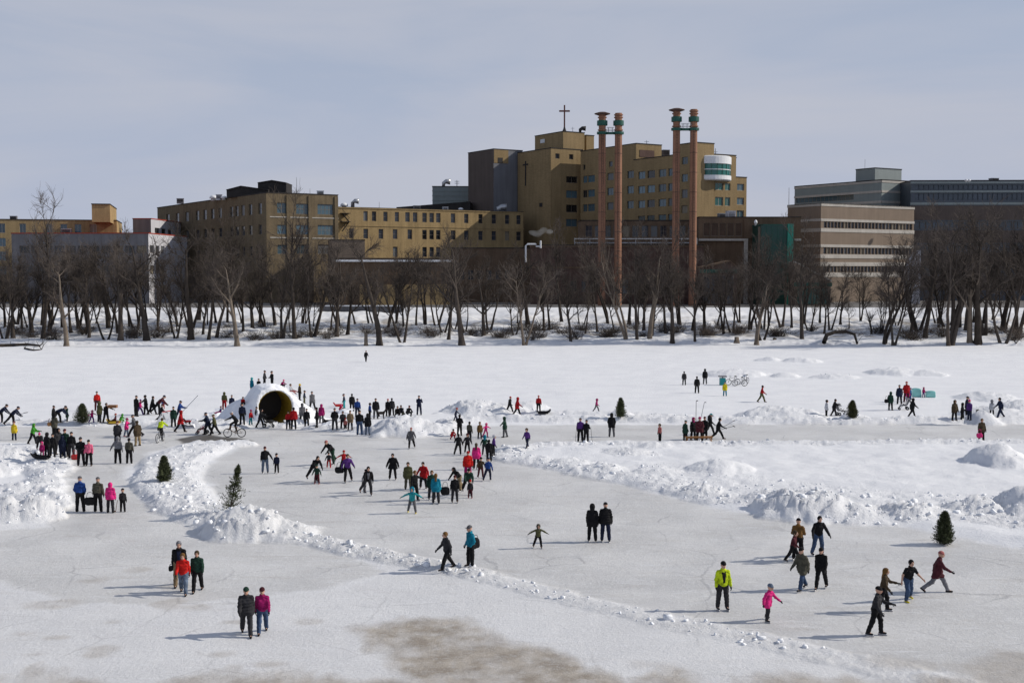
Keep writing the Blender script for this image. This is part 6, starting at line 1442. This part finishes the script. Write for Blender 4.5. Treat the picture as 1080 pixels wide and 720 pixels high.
def bicycle(p, rz, label, fm, steer=0.0):
    """wheels in the local xz plane, front at -x"""
    r = empty('bicycle', p, rz, label, 'bicycle'); R_ = .34
    for x, nm in ((-.52, 'front'), (.52, 'rear')):
        w = empty_part('wheel', r, (x, 0, R_))
        mb = MB(); ring(mb, (0, 0, 0), R_ - .025, .026); mb.obj('tyre', RUB, w)
        mb = MB(); ring(mb, (0, 0, 0), R_ - .055, .012, 20, k=4); [mb.tube([(0, 0, 0), ((R_ - .06) * math.cos(t), 0, (R_ - .06) * math.sin(t))], .004, 3) for t in np.arange(14) * math.pi / 7]; mb.tube([(0, -.05, 0), (0, .05, 0)], .025, 8); mb.obj('rim', STEEL, w)
    mb = MB(); bb, st, hd, hb = (.10, 0, .30), (.22, 0, .78), (-.36, 0, .80), (-.40, 0, .62)
    for a, b, q in ((bb, st, .018), (bb, hb, .022), (st, hd, .02), (hd, hb, .022), (bb, (.52, 0, R_), .014), (st, (.52, 0, R_), .012)): mb.tube([a, b], q, 6)
    mb.obj('frame', fm, r)
    MB().tube([hb, (-.52, 0, R_)], .018, 6).obj('fork', fm, r)
    mb = MB(); mb.tube([hd, (-.34, 0, .98)], .015, 6); mb.tube([(-.30, -.30, 1.0), (-.36, -.1, .99), (-.36, .1, .99), (-.30, .30, 1.0)], .014, 6); mb.obj('handlebar', RUB, r)
    mb = MB(); mb.tube([st, (.25, 0, .93)], .014, 6); mb.tube([(.12, 0, .95), (.26, 0, .955), (.38, 0, .96)], [.03, .06, .07], 8); mb.obj('saddle', RUB, r)
    mb = MB(); ring(mb, (.10, 0, .30), .09, .01, 14, k=4); mb.tube([(.10, -.08, .30), (.04, -.08, .16)], .01, 4); mb.tube([(.10, .08, .30), (.16, .08, .44)], .01, 4); mb.box(-.02, .1, -.16, -.08, .15, .17); mb.box(.1, .22, .08, .16, .43, .45); mb.obj('crank', STEEL, r)
    return r
def empty_part(name, parent, loc):
    o = bpy.data.objects.new(name, None); o.empty_display_size = .1; return put(o, parent, loc)
bicycle(ground_at(247.5, 461), 0, 'bicycle with a brown frame ridden left past the snow mound', BRNM)
bicycle(ground_at(169, 466), rad(-96), 'bicycle ridden away by the lime-jacketed cyclist', RUB)
bicycle(ground_at(773, 406), rad(12), 'dark parked bicycle, left of three beyond the far snow', RUB)
bicycle(ground_at(780, 407), rad(-20), 'grey parked bicycle, middle of three beyond the far snow', STEEL)
bicycle(ground_at(786.5, 404.5), rad(55), 'dark parked bicycle standing upright, right of three', RUB)
def stroller(px, py, rz, label, fm, sm):
    r = empty('stroller', ground_at(px, py), rad(rz), label, 'stroller')      # front at +x
    for s in (-1, 1):
        for x, R_ in ((-.3, .15), (.38, .10)):
            mb = MB(); mb.tube([(x, s * .27 - .025, R_), (x, s * .27 + .025, R_)], R_, 14); w = mb.obj('wheel', RUB, r)
            MB().tube([(x, s * .27 - .03, R_), (x, s * .27 + .03, R_)], R_ * .45, 8).obj('hub', STEEL, w)
        MB().tube([(-.62, s * .24, 1.02), (.38, s * .27, .12)], .018, 6).obj('side_rail', fm, r); MB().tube([(-.3, s * .27, .15), (.12, s * .25, .62)], .016, 6).obj('strut', fm, r)
    MB().tube([(-.62, -.24, 1.02), (-.66, 0, 1.05), (-.62, .24, 1.02)], .02, 6).obj('handle', RUB, r)
    mb = MB(); mb.obox((-.28, -.22, .40), (.55, 0, -.04), (0, .44, 0), (-.02, 0, .08)); mb.obox((-.30, -.22, .42), (-.22, 0, .48), (0, .44, 0), (.07, 0, .03)); mb.obox((.25, -.2, .40), (.14, 0, -.24), (0, .4, 0), (.05, 0, .02)); mb.obj('seat', sm, r)
    V, F, n = [], [], 9
    for i in range(n):
        t = math.pi * (.42 + .62 * i / (n - 1))
        for j, y in enumerate(np.linspace(-.25, .25, 7)): rr = .36 * math.sqrt(max(1 - (y / .34) ** 2, .1)) + .06; V.append((-.26 + rr * math.cos(t), y, .66 + rr * math.sin(t) * 1.0))
    F = [(i * 7 + j, i * 7 + j + 1, (i + 1) * 7 + j + 1, (i + 1) * 7 + j) for i in range(n - 1) for j in range(6)]
    o = put(bpy.data.objects.new('canopy', fastmesh('canopy', V, F, sm, True)), r); md = o.modifiers.new('thick', 'SOLIDIFY'); md.thickness = .02
stroller(283, 450.5, 8, 'black three-wheeled stroller in front of the tunnel', RUB, BLK)
stroller(213.5, 457.5, 180, 'stroller with a red frame pushed left near the wet patch', REDM, BLK)
stroller(887.5, 438, 10, 'dark stroller pushed toward the olive evergreen', RUB, GREYM)
stroller(953, 432, 170, 'low grey covered stroller in the right group', RUB, GREYM)
FUR = mat('black_fur', (0.018, 0.016, 0.015), 0.9, 0.15, bump=.02, bscale=20); FURR = mat('red_dog_coat', (0.32, 0.03, 0.03), 0.9, 0.15, bump=.02, bscale=16)
def dog(px, py, rz, label, m, s=1.0, lying=False):
    z = -.34 if lying else 0.0                         # facing +x, shoulder 0.55 m
    def f(P):
        d = smin(sd_cap(P, (.20, 0, .50 + z), (-.02, 0, .49 + z), .125, .115), sd_cap(P, (-.02, 0, .50 + z), (-.26, 0, .52 + z), .11, .10), .05)
        d = smin(d, sd_cap(P, (.26, 0, .56 + z), (.40, 0, .74 + z), .085, .065), .05); d = smin(d, sd_ell(P, (.44, 0, .78 + z), (.09, .075, .075)), .03); d = smin(d, sd_cap(P, (.48, 0, .755 + z), (.60, 0, .73 + z), .045, .03), .02)
        for q in (1, -1):
            d = smin(d, sd_cap(P, (.41, q * .06, .82 + z), (.37, q * .085, .74 + z), .022, .015), .012)
            if lying:
                d = smin(d, sd_cap(P, (.20, q * .1, .1), (.46, q * .1, .045), .05, .032), .03); d = smin(d, sd_cap(P, (-.26, q * .11, .14), (-.08, q * .17, .12), .085, .05), .03); d = smin(d, sd_cap(P, (-.08, q * .17, .08), (-.2, q * .18, .04), .04, .03), .02)
            else:
                d = smin(d, sd_cap(P, (.20, q * .08, .45), (.19, q * .085, .22), .055, .034), .03); d = smin(d, sd_cap(P, (.19, q * .085, .22), (.22, q * .085, .03), .03, .026), .02); d = smin(d, sd_cap(P, (.22, q * .085, .03), (.27, q * .085, .025), .028, .024), .015)
                d = smin(d, sd_cap(P, (-.26, q * .08, .46), (-.17, q * .09, .28), .082, .05), .03); d = smin(d, sd_cap(P, (-.17, q * .09, .28), (-.33, q * .09, .17), .042, .028), .02); d = smin(d, sd_cap(P, (-.33, q * .09, .17), (-.30, q * .09, .03), .026, .025), .015); d = smin(d, sd_cap(P, (-.30, q * .09, .03), (-.24, q * .09, .025), .027, .024), .015)
        d = smin(d, sd_cap(P, (-.34, 0, .56 + z), (-.46, 0, .70 + z), .034, .022), .02); return smin(d, sd_cap(P, (-.46, 0, .70 + z), (-.55, 0, .84 + z), .022, .014), .02)
    V, Q = surfnet(f, (-.7, -.35, -.05), (.75, .35, 1.0), .022)
    o = put(bpy.data.objects.new('dog', fastmesh('dog', V, Q, m, True)), None, ground_at(px, py), rad(rz), label, 'dog'); o.scale = (s, s, s); return o
dog(402, 441.5, 20, 'black dog standing behind the central snow pile', FUR)
dog(345.5, 446, 170, 'black dog lying on the ice right of the magenta coat', FUR, 1.0, True)
o = dog(198, 449, 175, 'small dog in a red coat walking near the wet patch', FUR, .72)
def coat(P): return np.maximum(smin(sd_cap(P, (.22, 0, .50), (-.02, 0, .49), .148, .138), sd_cap(P, (-.02, 0, .50), (-.28, 0, .52), .133, .12), .05), np.maximum(P[..., 0] - .2, .40 - P[..., 2]))
V, Q = surfnet(coat, (-.5, -.3, .3), (.4, .3, .8), .022); put(bpy.data.objects.new('dog_coat', fastmesh('dog_coat', V, Q, FURR, True)), o)
def sled(px, py, rz, label, m, L_=1.0, w=.42):
    r = empty('sled', ground_at(px, py), rad(rz), label, 'sled')
    mb = MB(); n = 8; pr = [(-L_ / 2 + L_ * i / n, .05 + (max(0, i / n - .75) * 4) ** 2 * .22) for i in range(n + 1)]
    for (x0, z0), (x1, z1) in zip(pr[:-1], pr[1:]): mb.obox((x0, -w / 2, z0), (x1 - x0, 0, z1 - z0), (0, w, 0), (0, 0, .03))
    mb.obj('deck', m, r)
    for s in (-1, 1):
        mb = MB(); [mb.obox((x0, s * w / 2 - .02, z0 + .028), (x1 - x0, 0, z1 - z0), (0, .04, 0), (0, 0, .13)) for (x0, z0), (x1, z1) in zip(pr[:-1], pr[1:])]; mb.obj('side_wall', m, r)
        MB().box(-L_ * .45, L_ * .3, s * w * .3 - .015, s * w * .3 + .015, .0, .052).obj('runner', m, r)
sled(119.5, 446.5, 175, 'yellow plastic sled with a child on it near the evergreen', YELM)
sled(574, 436, 5, 'dark sled beside the person in red, far snow', BLK, 1.1)
sled(43, 483.5, 165, 'dark sled in front of the left crowd', BLK, 1.2)
sled(357, 428.5, 200, 'red sled on the far snow near the teal trousers', REDM, .9)
def bag(loc, label, m, s=(.5, .25, .32), rz=0.0, strap=.28, name='bag'):
    r = empty(name, loc, rz, label, name.replace('_', ' ')); q = np.array(s) / 2
    V, Q = surfnet(lambda P: (np.sum(np.abs((P - np.array((0, 0, q[2]))) / q) ** 3.2, -1) ** (1 / 3.2) - 1) * q.min() + .006 * np.sin(22 * P[..., 0] + 9 * P[..., 2]), (-q[0] - .08, -q[1] - .08, -.08), (q[0] + .08, q[1] + .08, s[2] + .08), .028)
    put(bpy.data.objects.new('bag_body', fastmesh('bag_body', V, Q, m, True)), r)
    MB().tube([(-q[0] * .6, 0, s[2] * .93), (-q[0] * .4, 0, s[2] + strap * .8), (0, 0, s[2] + strap), (q[0] * .4, 0, s[2] + strap * .8), (q[0] * .6, 0, s[2] * .93)], .014, 5).obj('strap', m, r)
def gp(px, py, dx=0, dy=0, dz=0): return ground_at(px, py) + np.array((dx, dy, dz))
bag(gp(103.5, 539.5, -.42, .02, .34), 'big black bag carried by the person in grey-brown', BLK, (.62, .3, .42))
bag(gp(366.3, 508.5, -.46, -.02, .55), 'dark bag hanging beside the purple skater', BLK, (.55, .3, .38))
bag(gp(479.7, 530, -.52, 0, .42), 'round black bag held left of the slim skater', BLK, (.5, .35, .45))
bag(gp(496.5, 597.5, .2, .16, .74), 'black shoulder bag on the back of the man in blue', BLK, (.36, .2, .46), .5, .12, 'shoulder_bag')
bag(gp(748.7, 458, -.06, -.05, 1.02), 'dark backpack worn by the person with a turquoise hat', BLK, (.3, .26, .45), 1.2, .06, 'backpack')
bag(gp(939, 432.5, -.36, 0, .65), 'dark bag at the side of the person in dark green', BLK, (.35, .2, .35))
bag(gp(1035, 465.5, -.22, -.2, .3), 'pink bag held by the brown-haired person at right', PINKM, (.45, .2, .35))
bag(gp(57.5, 461, -.32, -.1, .85), 'brown bag held by the tall person in olive', WOOD, (.3, .2, .3))
bag(gp(189.5, 617.5, -.31, -.05, .60), 'small dark bag in the hand of the balding man', BLK, (.2, .12, .24), 0, .05)
bag(gp(79, 484.5, 0, 0, .0), 'red bag on the ice right of the left crowd', REDM, (.5, .3, .35))
MB().box(-.35, .35, -.2, .2, 0, .22).obj('cardboard_box', [BRNM], None, gp(112, 445.5, .58, -.1, 1.22), label='brown box held out by the person in black', cat='box')
def stick(a, b, label, m, r=.014, blade=None, name='hockey_stick', cat='stick'):
    a, b = np.array(a), np.array(b); mb = MB(); mb.tube([(0, 0, 0), b - a], r, 6)
    if blade is not None: mb.obox(b - a - (0, .012, 0), np.array(blade), (0, .024, 0), (0, 0, .06))
    mb.obj(name, m, None, a, label=label, cat=cat)
q = gp(13, 449); stick(q + (.42, -.25, .95), q + (1.05, -.3, 1.05), 'hockey stick swung up by the stooping navy player', GREYM, .02, (.35, 0, .06))
Yp = ground_at(189, 442)[1] - .25
stick(at_Y(192.5, 434, Yp), at_Y(208.8, 416.8, Yp), 'long pale pole held up by the person in blue', STEEL, .03, None, 'long_pole', 'pole')
q = gp(618.3, 466); stick(q + (.42, -.2, .0), q + (.32, -.12, 1.1), 'right ski pole of the skier in black', RUB, .012, None, 'ski_pole', 'ski pole'); stick(q + (-.40, -.2, 0), q + (-.30, -.1, 1.1), 'left ski pole of the skier in black', RUB, .012, None, 'ski_pole', 'ski pole')
q = gp(612, 465.5); stick(q + (-.36, -.1, .0), q + (-.28, -.05, 1.05), 'ski pole of the skier in purple', RUB, .012, None, 'ski_pole', 'ski pole')
q = gp(734.3, 464); stick(q + (0, .25, .9), q + (.02, .3, 2.85), 'upright dark hockey stick above the bench group', RUB, .018, (.14, 0, .02)); stick(q + (.28, .3, 1.1), q + (.62, .3, 2.75), 'slanting pale hockey stick above the bench group', GREYM, .018, (.14, 0, -.02))
q = gp(757.5, 463); stick(q + (.15, -.25, .85), q + (1.0, -.3, 1.35), 'upper hockey stick carried by the striding person', GREYM, .016, (.18, 0, .06)); stick(q + (.1, -.3, .75), q + (1.0, -.35, 1.0), 'lower hockey stick carried by the striding person', RUB, .016, (.18, 0, -.05))
q = gp(129.5, 539.5); stick(q + (-.26, -.02, .62), q + (-.34, -.1, .02), 'short hockey stick held by the small foreground child', BRNM, .014, (-.2, 0, .01))
# wooden bench by the far track
r = empty('wooden_bench', gp(737, 466.5), rad(4), 'long warm wooden bench beside the group on the far track', 'bench')
for k in range(3): MB().box(-1.0, 1.0, -.24 + k * .16, -.10 + k * .16, .40, .45).obj('plank', WOOD, r)
for x in (-.85, .85):
    for y in (-.2, .2): MB().tube([(x, y, .4), (x * 1.08, y * 1.1, 0)], .035, 6).obj('leg', WOOD, r)
MB().box(-.85, .85, -.02, .02, .3, .36).obj('stretcher', WOOD, r)
# goal net
r = empty('goal_net', gp(177.5, 448), rad(70), 'small pale hockey goal net on the left snow', 'goal')
for x in (-.75, .75): MB().tube([(x, 0, 0), (x, 0, 1.1)], .035, 8).obj('post', WHITE, r); MB().tube([(x, .7, 0.03), (x, .05, 1.07)], .02, 6).obj('back_stay', WHITE, r)
MB().tube([(-.75, 0, 1.1), (.75, 0, 1.1)], .035, 8).obj('crossbar', REDM, r)
mb = MB(); [mb.tube([(-.75 + 1.5 * i / 14, .03, 1.08), (-.75 + 1.5 * i / 14, .69, .03)], .008, 3) for i in range(15)]; [mb.tube([(-.75, .03 + .66 * i / 10, 1.08 - 1.05 * i / 10), (.75, .03 + .66 * i / 10, 1.08 - 1.05 * i / 10)], .008, 3) for i in range(11)]; mb.obj('net', WHITE, r)
# blocks of cut ice, crate
def ice_block(px0, px1, py, h, label):
    a, b = ground_at(px0, py), ground_at(px1, py); w = b[0] - a[0]; rs_ = np.random.RandomState(int(px0))
    V, Q = surfnet(lambda P: (np.sum(np.abs((P - np.array((w / 2, 0, h / 2))) / np.array((w / 2, .3, h / 2))) ** 9, -1) ** (1 / 9.) - 1) * .25 + .02 * np.sin(5 * P[..., 0] + 3 * P[..., 2]), (-.15, -.5, -.15), (w + .15, .5, h + .15), .05)
    put(bpy.data.objects.new('ice_block', fastmesh('ice_block', V, Q, ICEB, True)), None, a, 0, label, 'ice block')
ice_block(961.5, 971, 418.5, .85, 'turquoise ice block left of the magenta child'); ice_block(976, 985.5, 418.8, .62, 'lower turquoise ice block right of the magenta child')
r = empty('teal_bin', gp(762, 406), 0, 'teal bin with a grey lid by the parked bicycles', 'bin')
MB().box(-.3, .3, -.3, .3, 0, .78).obj('bin_body', TEALM, r); MB().box(-.42, .42, -.36, .36, .9, 1.02).obj('lid', GREYM, r); MB().box(-.05, .05, -.05, .05, .78, .9).obj('post', GREYM, r)
